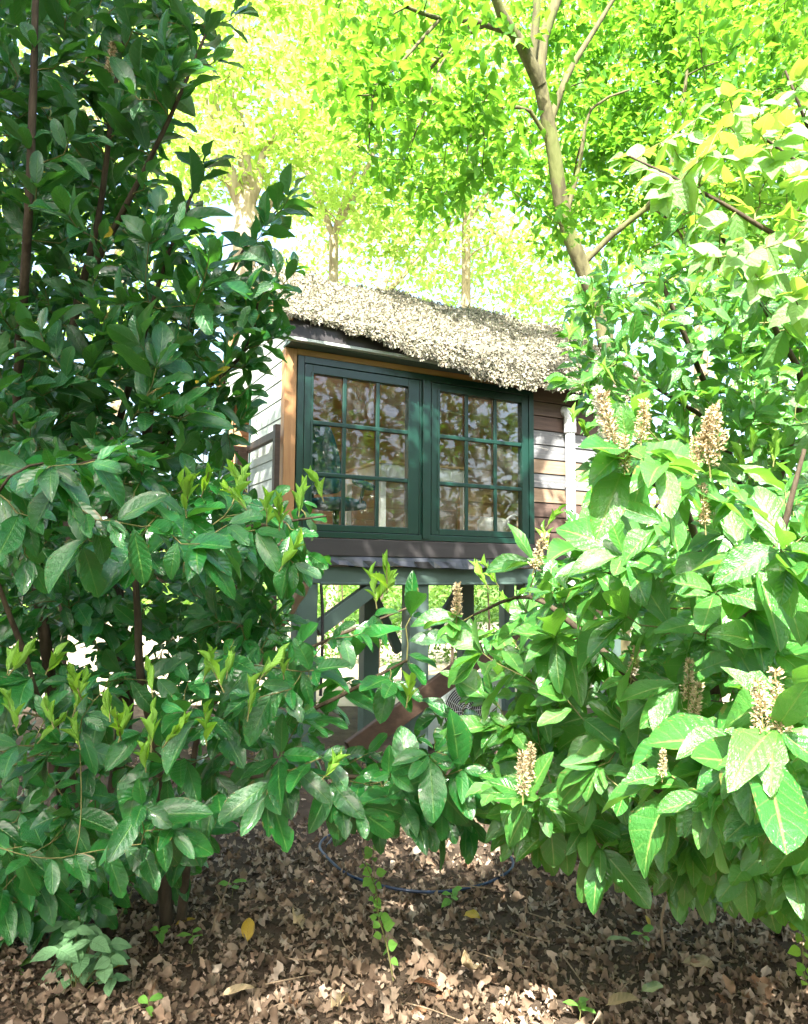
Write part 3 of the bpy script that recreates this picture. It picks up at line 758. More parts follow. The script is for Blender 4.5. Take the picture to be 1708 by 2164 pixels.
MB().bar((-.155, -.03, 2.53), (-.155, .70, 2.53), .035, .06).build('handrail', M['brown_beam'], dk, bevel=.003)

# ================================================================== PLANTS
SHRUBS = []          # (root, leaves, temps, materials, leaf part name)
def shrub(name, label, cat, base, plant, lv, temps, mats, stem_mat='stem', twig_mat='twig', group=None, part='leaf'):
    root = empty(name, (0, 0, 0)); root.location = tuple(base)
    tag(root, label, cat, group)
    off = np.array(base)
    if plant.main:
        o = link('stem', tubes_mesh('stem', [(p - off, r) for p, r in plant.main], M[stem_mat], 8), root)
    if plant.twigs:
        o = tag(link('branches', tubes_mesh('branches', [(p - off, r) for p, r in plant.twigs], M[twig_mat], 5), root), kind='stuff')
    SHRUBS.append((root, lv, temps, [M[m] for m in mats], part, off))
    return root
rd = random.Random(21)
def outdir(c, T, up=.4):
    d = np.asarray(T) - np.asarray(c); d[2] *= .4
    return nrm(nrm(d) + np.array([0, 0, up]) + np.array([rd.gauss(0, .25) for _ in range(3)]))

# ---- tall dark laurel on the left
pa = Plant(101); la = Leaves()
bA = np.array([-1.42, 3.6, -.03])
pa.limb([bA, P(265, 1500, 3.55), P(250, 1250, 3.5), P(300, 1000, 3.4), P(330, 760, 3.3)], .045, .018)
pa.limb([P(255, 1300, 3.5), P(180, 1000, 3.3), P(150, 760, 3.1), P(215, 450, 2.9), P(240, 230, 2.8), P(265, 60, 2.8)], .030, .006, end=True)
pa.limb([bA + [-.1, .0, 0], P(90, 1300, 3.3), P(40, 900, 3.0), P(62, 450, 2.6), P(72, 150, 2.5), P(78, -120, 2.5)], .032, .010)
pa.limb([P(300, 1000, 3.4), P(400, 860, 3.2), P(520, 740, 3.1), P(545, 640, 3.0)], .018, .005, end=True)
pa.limb([P(250, 900, 3.2), P(330, 620, 2.9), P(380, 480, 2.8), P(430, 350, 2.8)], .016, .005, end=True)
pa.limb([P(200, 560, 2.9), P(320, 330, 2.7), P(390, 180, 2.6), P(440, 60, 2.6)], .014, .005, end=True)
pa.limb([P(330, 760, 3.3), P(450, 640, 3.2), P(520, 520, 3.2), P(590, 440, 3.3)], .012, .004, end=True)
polyA = [(-40, -40), (330, -40), (410, 10), (400, 90), (370, 180), (340, 280), (310, 380), (310, 440), (400, 490), (480, 570), (535, 620), (545, 690), (480, 790), (450, 900), (400, 950), (-40, 960)]
for T in sample_tips(polyA, 340, (2.45, 3.7), rd):
    pa.to(T, outdir(bA, T, .9), zpen=.9)
ex = [P(500, 30, 2.6), P(455, 130, 2.6), P(400, 60, 2.6), P(345, 95, 2.5), P(610, 420, 3.1), P(560, 480, 3.0), P(620, 575, 3.0), P(575, 560, 3.0), P(330, 30, 2.6), P(280, 20, 2.7), P(380, -10, 2.6)]
ex += [P(x, y, rd.uniform(3.0, 3.5)) for x, y in ((540, 600), (560, 660), (585, 640), (545, 700), (575, 715), (520, 770), (500, 840), (525, 820), (500, 900), (520, 870), (475, 930), (510, 640), (490, 980), (560, 620), (530, 740))]
for T in ex: pa.to(T, nrm((.35, 0, 1)), zpen=.9)
for T in sample_tips([(-40, 930), (480, 930), (540, 1100), (560, 1330), (-40, 1340)], 60, (3.5, 4.3), rd): pa.to(T, outdir(bA, T, .4), zpen=.6)
for T in sample_tips([(-420, -60), (-40, -60), (-40, 1200), (-420, 1200)], 70, (2.6, 3.8), rd, 1): pa.to(T, outdir(bA, T, .7), zpen=.8)
dress(pa, la, .160, .40, spread=.34, gap=.030, droop=-.05, up=.6, toward=(-.1, -.55, 0), fwd=.7, whorl=3, jitter=.34)
A_ = shrub('laurel_shrub', 'tall shaded dark green laurel filling the upper left side', 'shrub', bA, pa, la, LAUREL, ['laurel_shaded', 'young'])

# ---- low laurel on the left, reaching under the window
pb = Plant(102); lb = Leaves()
bB = np.array([-1.0, 3.3, -.03])
pb.limb([bB, P(330, 1600, 3.1), P(300, 1420, 2.9), P(280, 1180, 2.8), P(210, 1060, 2.7)], .030, .008)
pb.limb([bB + [.05, 0, 0], P(430, 1640, 3.0), P(600, 1530, 2.8), P(720, 1470, 2.7), P(860, 1395, 2.7)], .022, .005)
pb.limb([bB + [.05, .05, 0], P(420, 1560, 3.1), P(520, 1440, 3.0), P(680, 1360, 3.0), P(860, 1285, 3.0)], .018, .004)
pb.limb([bB + [-.2, -.1, 0], P(150, 1640, 2.8), P(90, 1500, 2.5), P(60, 1400, 2.4)], .022, .006)
pb.limb([P(430, 1640, 3.0), P(620, 1640, 2.9), P(800, 1640, 2.9), P(1010, 1640, 3.0)], .014, .004)
pb.limb([P(280, 1180, 2.8), P(430, 1130, 2.7), P(560, 1110, 2.75), P(690, 1090, 2.8)], .012, .004)
pb.limb([P(280, 1180, 2.8), P(150, 1010, 2.4), P(230, 965, 2.3)], .010, .003, end=True)
pb.limb([P(60, 1400, 2.4), P(-30, 1150, 2.2), P(20, 1010, 2.1), P(110, 975, 2.1)], .010, .003, end=True)
upB = [(-40, 960), (250, 950), (420, 1010), (540, 1050), (600, 1080), (610, 1120), (560, 1200), (480, 1180), (330, 1150), (100, 1170), (-40, 1180)]
for T in sample_tips(upB, 60, (2.2, 3.0), rd): pb.to(T, outdir(bB, T, .2), zpen=.7)
midB = [(540, 1080), (620, 1090), (630, 1190), (570, 1260), (480, 1240)]
for T in sample_tips(midB, 14, (2.9, 3.5), rd): pb.to(T, outdir(bB, T, .2), zpen=.6)
gapB = [(-40, 1200), (560, 1220), (600, 1340), (-40, 1330)]
for T in sample_tips(gapB, 52, (2.9, 3.7), rd): pb.to(T, outdir(bB, T, .4), zpen=.6)
lowB = [(-40, 1380), (120, 1400), (330, 1400), (520, 1350), (640, 1380), (720, 1420), (690, 1520), (860, 1560), (1010, 1600), (1000, 1690), (900, 1720), (760, 1690), (620, 1670), (480, 1700), (400, 1790), (200, 1800), (80, 1830), (-40, 1800)]
for T in sample_tips(lowB, 58, (2.8, 3.5), rd): pb.to(T, outdir(bB, T, .25), zpen=.6)
for T in sample_tips([(-40, 1320), (600, 1290), (640, 1430), (-40, 1450)], 44, (2.9, 3.7), rd): pb.to(T, outdir(bB, T, .3), zpen=.5)
for T in sample_tips([(-420, 1150), (-40, 1150), (-40, 1850), (-420, 1850)], 46, (2.4, 3.3), rd, 1): pb.to(T, outdir(bB, T, .3), zpen=.5)
nB = len(pb.ends)
for x, y in ((30, 1010), (110, 985), (200, 975), (60, 1090), (150, 1060), (230, 1100), (330, 1110), (300, 1150), (390, 1090), (60, 1180), (420, 1150), (170, 1160), (480, 1110), (540, 1120)): pb.to(P(x, y, rd.uniform(1.75, 2.2)), nrm((.7, -.3, .25)), zpen=.4)
for T in sample_tips([(680, 1640), (1010, 1630), (1010, 1740), (880, 1750), (720, 1720)], 18, (2.4, 2.9), rd): pb.to(T, nrm((.4, -.3, -.2)), zpen=.2)
for T in sample_tips([(880, 1440), (1060, 1420), (1070, 1560), (900, 1560)], 2, (2.5, 3.0), rd): pb.to(T, nrm((.5, -.3, .3)), zpen=.2)
for T in sample_tips(lowB, 46, (2.1, 2.5), rd): pb.to(T, nrm((rd.uniform(-.2, .7), -.4, rd.uniform(.1, .5))), zpen=.4)
for q in ((860, 1400), (830, 1440), (790, 1300), (870, 1300), (700, 1350), (760, 1340), (620, 1120), (640, 1060), (620, 1190), (650, 1170), (580, 1080), (880, 1560), (1000, 1640), (930, 1650), (820, 1650), (740, 1440), (680, 1480)):
    T = P(*q, rd.uniform(2.6, 2.95)); pb.to(T, nrm((.8, -.1, .45)), zpen=.5)
skirtB = [(-40, 1780), (300, 1760), (470, 1720), (420, 1830), (260, 1890), (100, 1960), (-40, 1980)]
for T in sample_tips(skirtB, 30, (2.7, 3.5), rd): pb.to(T, outdir(bB, T, -.1), zpen=.3)
dress(pb, lb, .145, .42, spread=.26, gap=.036, droop=.5, up=.75, toward=(-.1, -.7, 0), fwd=.55, whorl=3, jitter=.3, ends=pb.ends[:nB])
dress(pb, lb, .168, .41, spread=.20, gap=.040, droop=.75, up=.75, toward=(-.05, -.85, 0), fwd=.55, whorl=3, jitter=.26, ends=pb.ends[nB:])
# young shoots
def shoots(plant, lv, pts, L=.07, n=5, kind=1):
    for T in pts:
        T = np.asarray(T)
        d = np.linalg.norm(plant.N - T, axis=1); A = plant.N[int(np.argmin(d))]
        le = rd.uniform(.05, .11)
        tl = np.array([rd.gauss(0, .4), rd.gauss(0, .4), 1]); A = T - nrm(tl) * le
        p = np.array([A + (T - A) * t for t in np.linspace(0, 1, 5)]); plant.twigs.append((p, np.linspace(.0022, .0012, 5)))
        ph = rd.uniform(0, 6); m = n + rd.randrange(3)
        for k in range(m):
            ph += 2.4 + rd.gauss(0, .25); t = .15 + .85 * k / m; o_ = .55 - .33 * t
            ax = nrm(np.array([math.cos(ph) * o_, math.sin(ph) * o_, 0]) + tl + [rd.gauss(0, .15) for _ in range(3)])
            l = L * rd.uniform(.65, 1.15) * (1 - .25 * t)
            lv.add(A + (T - A) * t, ax, np.array([-math.cos(ph), -math.sin(ph), .35]), l, l * rd.uniform(.26, .36), rd.randrange(3), kind)
sh = []
for q in [(60, 1380), (30, 1420), (110, 1400), (150, 1440), (190, 1460), (215, 1500), (250, 1540), (90, 1490), (330, 1530), (310, 1600), (430, 1510), (440, 1400), (460, 1385), (490, 1400), (520, 1410), (595, 1410), (600, 1390), (300, 1420), (545, 1470), (505, 1530), (260, 1520), (160, 1560), (390, 1560), (500, 1020), (520, 1040), (410, 1040), (450, 1010), (600, 1070), (640, 1060), (675, 1020), (790, 1230), (805, 1215), (830, 1240), (860, 1255), (850, 1270), (640, 1175), (560, 1060), (480, 1050), (385, 1030), (870, 1470), (680, 1620), (20, 1490), (130, 1530)]:
    if rd.random() < .1: continue
    sh.append(P(q[0] + rd.gauss(0, 8), q[1] - 18 + rd.gauss(0, 8), rd.uniform(1.85, 2.15)))
shoots(pb, lb, sh, .070, 5)
B_ = shrub('laurel_shrub', 'low glossy laurel with yellow-green shoots spreading below the window', 'shrub', bB, pb, lb, LAUREL, ['laurel', 'young'])

# ---- big light laurel on the right with flower spikes
pc = Plant(103); lc = Leaves()
bC = np.array([1.62, 3.3, -.03])
def dC(x, y):
    c = np.interp(x, [960, 1100, 1300, 1500, 1708], [2.75, 2.5, 2.05, 1.75, 1.5]); return c - .25, c + .65
pc.limb([bC, P(1560, 1650, 2.3), P(1500, 1400, 2.0), P(1480, 1200, 1.9), P(1440, 1060, 1.7), P(1330, 1000, 1.5)], .030, .006)
pc.limb([P(1560, 1650, 2.3), P(1400, 1500, 2.2), P(1250, 1350, 2.25), P(1120, 1260, 2.4), P(1000, 1300, 2.6)], .018, .004)
pc.limb([bC, P(1450, 1720, 2.3), P(1300, 1650, 2.2), P(1130, 1680, 2.3)], .018, .004)
pc.limb([bC + [.1, -.1, 0], P(1680, 1750, 1.9), P(1640, 1620, 1.45), P(1600, 1560, 1.3)], .02, .005)
pc.limb([P(1500, 1400, 2.0), P(1600, 1250, 1.8), P(1660, 1100, 1.7), P(1700, 950, 1.7)], .016, .005)
pc.limb([P(1250, 1350, 2.25), P(1300, 1200, 2.6), P(1400, 1050, 3.0)], .012, .006)
polyC = [(1010, 1260), (1110, 1200), (1250, 1180), (1380, 1110), (1520, 1070), (1740, 980), (1740, 1780), (1560, 1800), (1400, 1760), (1240, 1760), (1080, 1760), (1020, 1700), (1010, 1600), (1070, 1500), (1090, 1420), (1050, 1350)]
for T in sample_tips(polyC, 125, dC, rd): pc.to(T, outdir(bC + [.3, .6, 0], T, .35), zpen=.6)
backC = [(1080, 1220), (1708, 980), (1708, 1750), (1150, 1750)]
for T in sample_tips(backC, 70, (2.4, 3.2), rd): pc.to(T, outdir(bC + [.3, .6, 0], T, .4), zpen=.6)
hero = [(1320, 985, 1.5), (1330, 950, 1.45), (1440, 1010, 1.5), (1560, 1040, 1.5), (1400, 985, 1.4), (1640, 1540, 1.25), (1600, 1600, 1.3), (1690, 1480, 1.3), (1420, 1640, 1.6), (1500, 1690, 1.5), (1110, 1680, 2.1), (960, 1310, 2.5), (1020, 1380, 2.4), (1130, 1190, 2.4), (1650, 1640, 1.35), (1530, 1130, 1.6), (1620, 1200, 1.6), (1450, 1480, 1.8), (1330, 1430, 1.9), (1200, 1480, 2.1), (1060, 1650, 2.3), (1450, 1560, 1.7), (1040, 1470, 2.5), (1020, 1520, 2.5), (1060, 1540, 2.4), (1010, 1560, 2.6), (1350, 880, 2.0), (1330, 930, 2.1), (1320, 1010, 2.2), (1310, 1060, 2.3), (1290, 1110, 2.4), (1240, 1150, 2.5)]
for x, y, d in hero: pc.to(P(x, y, d), nrm((-.5, -.35, .55)), zpen=.5)
skirtC = [(1060, 1720), (1740, 1700), (1740, 1880), (1600, 1880), (1450, 1850), (1250, 1790)]
for T in sample_tips(skirtC, 60, (2.2, 3.0), rd): pc.to(T, outdir(bC + [.3, .6, 0], T, -.1), zpen=.3)
for T in sample_tips([(1400, 1790), (1740, 1760), (1740, 1860), (1500, 1840)], 16, (1.9, 2.5), rd): pc.to(T, outdir(bC + [.3, .6, 0], T, -.2), zpen=.2)
for T in sample_tips([(1740, 980), (2150, 1000), (2150, 1800), (1740, 1830)], 55, (1.7, 2.8), rd, 1): pc.to(T, outdir(bC + [-.3, .4, 0], T, .3), zpen=.5)
dress(pc, lc, .178, .39, spread=.17, gap=.042, droop=.55, up=.85, toward=(-.2, -.5, 0), fwd=.45, whorl=5, jitter=.30)
sh = [P(q[0], q[1], d) for q, d in (((1010, 1200), 2.7), ((1025, 1190), 2.7), ((1065, 1270), 2.7), ((1330, 1060), 3.0), ((1250, 1090), 2.9), ((1210, 1110), 2.9), ((1690, 1310), 1.8), ((1560, 960), 2.4), ((1640, 930), 2.5), ((1590, 930), 2.5), ((1150, 1120), 2.7), ((1300, 1130), 2.6), ((1180, 1080), 3.0), ((1260, 1040), 3.0))]
shoots(pc, lc, sh, .075)
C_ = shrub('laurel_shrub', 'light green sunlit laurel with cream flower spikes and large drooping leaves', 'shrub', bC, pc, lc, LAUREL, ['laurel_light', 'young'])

# ---- upper right laurel
pd = Plant(104); ld = Leaves()
bD = np.array([2.15, 4.1, -.03])
pd.limb([bD, P(1600, 1200, 4.0), P(1520, 900, 3.7), P(1450, 720, 3.4), P(1400, 600, 3.3)], .040, .010)
pd.limb([P(1600, 1150, 4.0), P(1690, 850, 3.4), P(1640, 700, 3.0), P(1560, 560, 2.6), P(1490, 440, 2.4)], .022, .006)
pd.limb([P(1520, 900, 3.7), P(1350, 800, 3.6), P(1230, 760, 3.6)], .014, .004)
pd.limb([P(1560, 1000, 3.8), P(1380, 980, 3.6), P(1290, 1000, 3.5)], .012, .004)
polyD = [(1195, 720), (1215, 640), (1260, 590), (1350, 560), (1450, 520), (1560, 540), (1740, 600), (1740, 1080), (1500, 1080), (1350, 960), (1290, 860), (1200, 830)]
for T in sample_tips(polyD, 210, (3.0, 4.2), rd): pd.to(T, outdir(bD, T, .5), zpen=.7)
for q in ((1440, 360), (1455, 420), (1430, 440), (1500, 470), (1530, 520), (1580, 590), (1620, 640), (1560, 480), (1680, 700), (1600, 560)): pd.to(P(*q, rd.uniform(2.3, 2.6)), nrm((-.2, -.1, 1)), zpen=.9)
for q in ((1255, 760), (1265, 800), (1270, 830), (1275, 860), (1268, 890), (1290, 930), (1270, 950), (1272, 980), (1280, 1010), (1280, 1040), (1265, 1070), (1300, 1000), (1320, 880), (1230, 720), (1215, 690), (1240, 640), (1290, 600), (1225, 1100)): pd.to(P(*q, rd.uniform(3.0, 3.6)), nrm((-.6, -.3, .5)), zpen=.6)
for T in sample_tips([(1740, 520), (2150, 480), (2150, 1100), (1740, 1080)], 60, (3.0, 4.3), rd, 1): pd.to(T, outdir(bD, T, .5), zpen=.6)
for T in sample_tips([(1540, 590), (1740, 560), (1740, 900), (1560, 900)], 34, (2.8, 3.3), rd): pd.to(T, outdir(bD, T, .5), zpen=.6)
dress(pd, ld, .140, .42, spread=.26, gap=.034, droop=.2, up=.75, toward=(-.3, -.6, 0), fwd=.6, whorl=3, jitter=.3)
shoots(pd, ld, [P(rd.uniform(1190, 1700), rd.uniform(600, 900), rd.uniform(3.0, 3.4)) for _ in range(34)], .08, 4)
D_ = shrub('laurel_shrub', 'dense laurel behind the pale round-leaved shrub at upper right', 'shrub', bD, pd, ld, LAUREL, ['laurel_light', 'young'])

# ---- pale round-leaved dogwood at upper right
pe = Plant(105); le = Leaves()
bE = np.array([2.3, 2.9, -.03])
pe.limb([bE, P(1860, 1200, 2.7), P(1850, 700, 2.4), P(1760, 420, 2.2), P(1600, 280, 2.1)], .022, .004)
pe.limb([P(1850, 700, 2.4), P(1740, 560, 2.1), P(1600, 470, 2.0), P(1480, 400, 2.0), P(1330, 330, 2.1)], .012, .003)
pe.limb([P(1760, 420, 2.2), P(1700, 250, 2.0), P(1660, 150, 2.0)], .010, .003)
polyE = [(1300, 330), (1400, 290), (1480, 240), (1560, 190), (1640, 150), (1740, 110), (1740, 660), (1650, 610), (1580, 600), (1500, 560), (1460, 500), (1400, 400)]
for T in sample_tips(polyE, 62, (1.8, 2.4), rd): pe.to(T, outdir(bE + [.2, .4, 0], T, .3), zpen=.6)
for T in sample_tips([(1740, 110), (2050, 150), (2050, 760), (1740, 680)], 26, (2.0, 2.7), rd, 1): pe.to(T, outdir(bE + [.2, .4, 0], T, .3), zpen=.6)
dress(pe, le, .092, .66, spread=.18, gap=.035, droop=.55, up=.7, toward=(-.35, -.6, 0), fwd=.5, whorl=3, jitter=.32, nvar=3)
E_ = shrub('dogwood_shrub', 'pale green round-leaved shrub with small flower heads at upper right', 'shrub', bE, pe, le, OVATE, ['dogwood', 'dogwood'])

# ---- flower spikes of the right laurel
def flower_material(name, a, b):
    t = NT(name); r, g = t.rand(); c = t.ramp(r, [(0, a), (.6, b), (1, tuple(x * .6 for x in a))])
    return t.done(t.principled(c, .7, .2))
M['flower'] = flower_material('laurel_flowers', (.40, .28, .15), (.58, .49, .31)); M['flower_white'] = flower_material('white_laurel_flowers', (.74, .70, .55), (.85, .83, .72))
FT = leaf_template((0, .5, 1.0), (.3, 1.0, .2), 1, .1, 0)
def spike_mesh(seed, fm, n=190, fat=.026):
    r = random.Random(seed); rows = []
    for k in range(n):
        t = r.random(); ph = r.uniform(0, 6.28); rr = fat * (1 - .55 * t) * (.75 + .5 * math.sin(t * 38) ** 2)
        d = np.array([math.cos(ph), math.sin(ph), r.uniform(-.1, .7)])
        b = np.array([0, 0, t * .125]) + d * rr * r.uniform(.15, .7)
        for q in range(3):
            ax = nrm(d + np.array([r.gauss(0, .45) for _ in range(3)]))
            L = r.uniform(.007, .014)
            rows.append((*b, *ax, *nrm((r.gauss(0, 1), r.gauss(0, 1), r.gauss(0, 1))), L, r.uniform(.0018, .005), 0))
    a = np.array(rows)
    return scatter_mesh('flower_spike', [FT], a[:, 11].astype(int), a[:, :3], a[:, 3:6], a[:, 6:9], a[:, 9], a[:, 10], (fm,))
SM = [spike_mesh(k, M['flower']) for k in range(3)]; SW = spike_mesh(9, M['flower_white'], 260, .024)
rach = MB().tube([(0, 0, -.03), (0, 0, .05), (0, 0, .125)], [.0026, .002, .001], 6)
def spike(par, off, pos, scale, tilt, mesh):
    o = link('flower_spike', mesh, par); o.location = tuple(np.asarray(pos) - off); o.scale = (scale,) * 3
    o.rotation_euler = (tilt[0], tilt[1], rd.uniform(0, 6))
    s = rach.build('stalk', M['twig'], o, smooth=True)
    return o
for x, y, d, sc in ((1130, 1200, 2.35, .95), (965, 1305, 2.5, .95), (1335, 1430, 1.9, .65), (1455, 1480, 1.75, .75), (1460, 1535, 1.72, .8), (1615, 1560, 1.3, .8), (1652, 1550, 1.3, .85), (1105, 1680, 2.1, .95), (1118, 1650, 2.15, .85), (1300, 940, 1.5, .9), (1355, 935, 1.5, .75), (1320, 990, 1.48, .6), (1480, 960, 1.5, .75), (1500, 985, 1.5, .8), (1520, 950, 1.5, .75), (1465, 1000, 1.5, .6), (1285, 1270, 2.2, .4), (1400, 1640, 1.6, .45), (1380, 1230, 2.0, .55), (1490, 1110, 1.55, .7)):
    spike(C_, bC, P(x, y, d - .06), sc * .95, (rd.gauss(0, .12), rd.gauss(-.05, .12)), SM[rd.randrange(3)])
spike(C_, bC, P(1285, 925, 1.5), .85, (.1, -.5), SW)['label'] = 'fresh white flower spike'
spike(A_, bA, P(232, 155, 2.7), 1.0, (.05, .05), SM[1])

# ================================================================== leaf objects: the most visible leaves of each shrub are parts of their own
GW, GH, CELL = 214, 271, 8.0
cover = np.zeros((GH, GW), bool)
allr = []
for si, (root, lv, temps, mats, part, off) in enumerate(SHRUBS):
    pos, ax, nr_, L, wd, var, kind = lv.arr()
    c = pos + ax * (L * .5)[:, None]
    px, py, w = project(c)
    for k in range(len(pos)): allr.append((w[k], si, k, px[k], py[k], L[k] * F_PX / max(.2, w[k])))
allr.sort()
score = [dict() for _ in SHRUBS]
for w, si, k, x, y, s in allr:
    if w < .2: continue
    r = max(1, int(s * .26 / CELL)); cx, cy = int(x / CELL), int(y / CELL)
    y0, y1, x0, x1 = max(0, cy - r), min(GH, cy + r + 1), max(0, cx - r), min(GW, cx + r + 1)
    if y0 >= y1 or x0 >= x1: continue
    sub = cover[y0:y1, x0:x1]; free = int((~sub).sum())
    if free >= 2: score[si][k] = free
    sub[:] = True
for si, (root, lv, temps, mats, part, off) in enumerate(SHRUBS):
    pos, ax, nr_, L, wd, var, kind = lv.arr()
    var = np.minimum(var, len(temps) - 1)
    n = len(pos); sd, axn, nn = frames(ax, nr_)
    best = sorted(score[si], key=lambda k: -score[si][k])[:(290 if si < 4 else 150)]
    sel = np.zeros(n, bool); sel[best] = True
    meshes = {}
    for k in best:
        yng = kind[k] == 1 and len(temps) > 3
        key = (int(var[k]) % (3 if yng else 99), bool(yng))
        if key not in meshes:
            tv, tf, tu = (YOUNG if yng else temps)[key[0]]
            meshes[key] = np_mesh('young_leaf' if yng else part, tv, tf, tu[tf.ravel()], (mats[1] if yng else mats[0],))
        o = link('young_leaf' if yng else part, meshes[key], root)
        b = pos[k] - off
        o.matrix_local = Matrix(((sd[k][0] * wd[k], axn[k][0] * L[k], nn[k][0] * L[k], b[0]), (sd[k][1] * wd[k], axn[k][1] * L[k], nn[k][1] * L[k], b[1]), (sd[k][2] * wd[k], axn[k][2] * L[k], nn[k][2] * L[k], b[2]), (0, 0, 0, 1)))
    for yk, nm, tm, mt in ((0, 'foliage', temps, mats[0]), (1, 'young_foliage', YOUNG, mats[1])):
        q = (~sel) & (kind == yk)
        if q.sum() == 0: continue
        tag(link(nm, scatter_mesh(nm, tm, var[q] % len(tm), pos[q] - off, ax[q], nr_[q], L[q], wd[q], (mt,)), root), kind='stuff')
    print('SHRUB', root.name, 'leaves', n, 'single', len(best))

# ================================================================== TREES
def tree(name, label, base, limbs, tips, bark, leaf_mat, n_leaf, L, clump, seed, nleaf_var=.3, zpen=.6, flat=.45, up=.4, tilt=.45, group='trees behind the hut', aspect=.62, rmin=.004, k_r=.011):
    r = random.Random(seed); pl = Plant(seed); off = np.array(base, float)
    for pts, r0, r1 in limbs: pl.limb(pts, r0, r1, step=.18)
    rows = []
    for T in tips:
        d = np.asarray(T) - (off + [0, 0, 2.0]); d[2] = abs(d[2]) * .3
        pl.to(np.asarray(T), nrm(nrm(d) + np.array([0, 0, up]) + [r.gauss(0, .3) for _ in range(3)]), rmin=rmin, zpen=zpen, k_r=k_r, step=.16)
    for p, _ in pl.ends:
        n = max(3, int(n_leaf * r.uniform(1 - nleaf_var, 1 + nleaf_var)))
        for k in range(n):
            c = p[-1 - min(len(p) - 1, int(abs(r.gauss(0, 1.6))))]
            pos = c + np.array([r.gauss(0, clump), r.gauss(0, clump), r.gauss(0, clump * flat)])
            ax = nrm((r.gauss(0, 1), r.gauss(0, 1), r.gauss(-.25, .35)))
            nr_ = (r.gauss(0, tilt), r.gauss(0, tilt), 1)
            l = L * r.uniform(.65, 1.2)
            rows.append((*(pos - off), *ax, *nr_, l, l * aspect, r.randrange(3)))
    root = empty(name, tuple(off)); tag(root, label, 'tree', group)
    link('trunk', tubes_mesh('trunk', [(p - off, q) for p, q in pl.main], M[bark], 10), root)
    tag(link('branches', tubes_mesh('branches', [(p - off, q) for p, q in pl.twigs], M[bark], 5), root), kind='stuff')
    a = np.array(rows)
    link('crown', scatter_mesh('crown', SMALL2, a[:, 11].astype(int), a[:, :3], a[:, 3:6], a[:, 6:9], a[:, 9], a[:, 10], (M[leaf_mat],)), root)
    print('TREE', name, len(rows))
    return root
SMALL2 = [leaf_template((0, .45, 1.0), (.15, 1.0, .06), 2, d, f, 0, tw) for d, f, tw in ((.25, .35, .1), (.45, .2, -.3), (.1, .3, .3))]
rt_ = random.Random(77)
# the leaning tree right of the hut
D0 = 7.6
bF = ground_at(1290, 1420) * 0 + np.array([P(1262, 700, 7.7)[0] + .25, 7.9, 0])
limbsF = [([bF, P(1285, 760, 7.75), P(1245, 600, 7.7), P(1205, 500, 7.6), P(1185, 420, 7.5), P(1172, 330, 7.4), P(1155, 240, 7.3), P(1140, 170, 7.2)], .125, .070),
          ([P(1142, 180, 7.2), P(1100, 90, 7.0), P(1060, 30, 6.8), P(1030, -60, 6.6)], .07, .04),
          ([P(1140, 175, 7.2), P(1148, 80, 7.2), P(1180, -10, 7.2), P(1200, -120, 7.2)], .065, .04),
          ([P(1122, 130, 7.1), P(1135, 20, 7.0), P(1130, -100, 6.9)], .05, .03),
          ([P(1085, 70, 6.95), P(1000, 45, 6.6), P(930, 40, 6.2), P(860, 15, 5.9)], .04, .015),
          ([P(1172, 330, 7.4), P(1120, 235, 7.2), P(1040, 235, 6.9), P(1000, 270, 6.7), P(985, 330, 6.6)], .025, .008),
          ([P(1160, 270, 7.3), P(1200, 160, 7.3), P(1260, 60, 7.3), P(1320, -40, 7.3)], .04, .02),
          ([P(1195, 460, 7.55), P(1225, 350, 7.5), P(1250, 230, 7.4), P(1330, 190, 7.4)], .03, .010),
          ([P(1230, 560, 7.65), P(1290, 500, 7.6), P(1400, 400, 7.4), P(1440, 240, 7.3), P(1460, 80, 7.2)], .035, .014),
          ([P(930, 40, 6.2), P(850, 130, 5.9), P(790, 200, 5.8), P(780, 320, 5.8)], .018, .005),
          ([P(1000, 45, 6.6), P(930, 140, 6.3), P(900, 230, 6.2), P(860, 320, 6.1)], .014, .005)]
tipsF = sample_tips([(700, -40), (1740, -60), (1740, 480), (1500, 560), (1330, 560), (1230, 480), (1150, 560), (1110, 470), (1060, 380), (960, 420), (920, 520), (860, 420), (760, 330), (700, 200)], 250, lambda x, y: (7.9, 10) if x > 1040 else (5.7, 8.4), rt_)
tipsF += sample_tips([(1200, -40), (1740, -60), (1740, 480), (1260, 520)], 150, lambda x, y: (7.9, 10.5) if x < 1420 else (6.3, 9.5), rt_)
tipsF += sample_tips([(1000, 40), (1300, 40), (1320, 520), (1200, 560), (1060, 330)], 5, (6.2, 7.0), rt_)
tree('leaning_tree', 'leaning olive-barked tree with spreading branches rising behind the hut', bF, limbsF, tipsF, 'bark', 'crown_mid', 36, .128, .16, 201, aspect=.6)
# pale trunks and bright crowns behind
def bg_tree(name, label, px, depth, fork, tips, nl, L, cl, seed, r0=.16, bark='bark_pale', mat='crown_far', lean=0.0):
    base = np.array([P(px, 1219, depth)[0], depth, 0.0])
    fx, fy = fork
    F0 = P(fx, fy, depth)
    lim = [([base, base * .5 + F0 * .5 + [lean, 0, 0], F0], r0, r0 * .7)]
    r = random.Random(seed)
    for k in range(4):
        e = P(fx + r.uniform(-240, 240), fy - r.uniform(180, 420), depth + r.uniform(-1.2, 1.2))
        lim.append(([F0, F0 * .5 + e * .5 + [r.gauss(0, .2), 0, .15], e], r0 * .5, r0 * .16))
    return tree(name, label, base, lim, tips, bark, mat, nl, L, cl, seed)
S = sample_tips
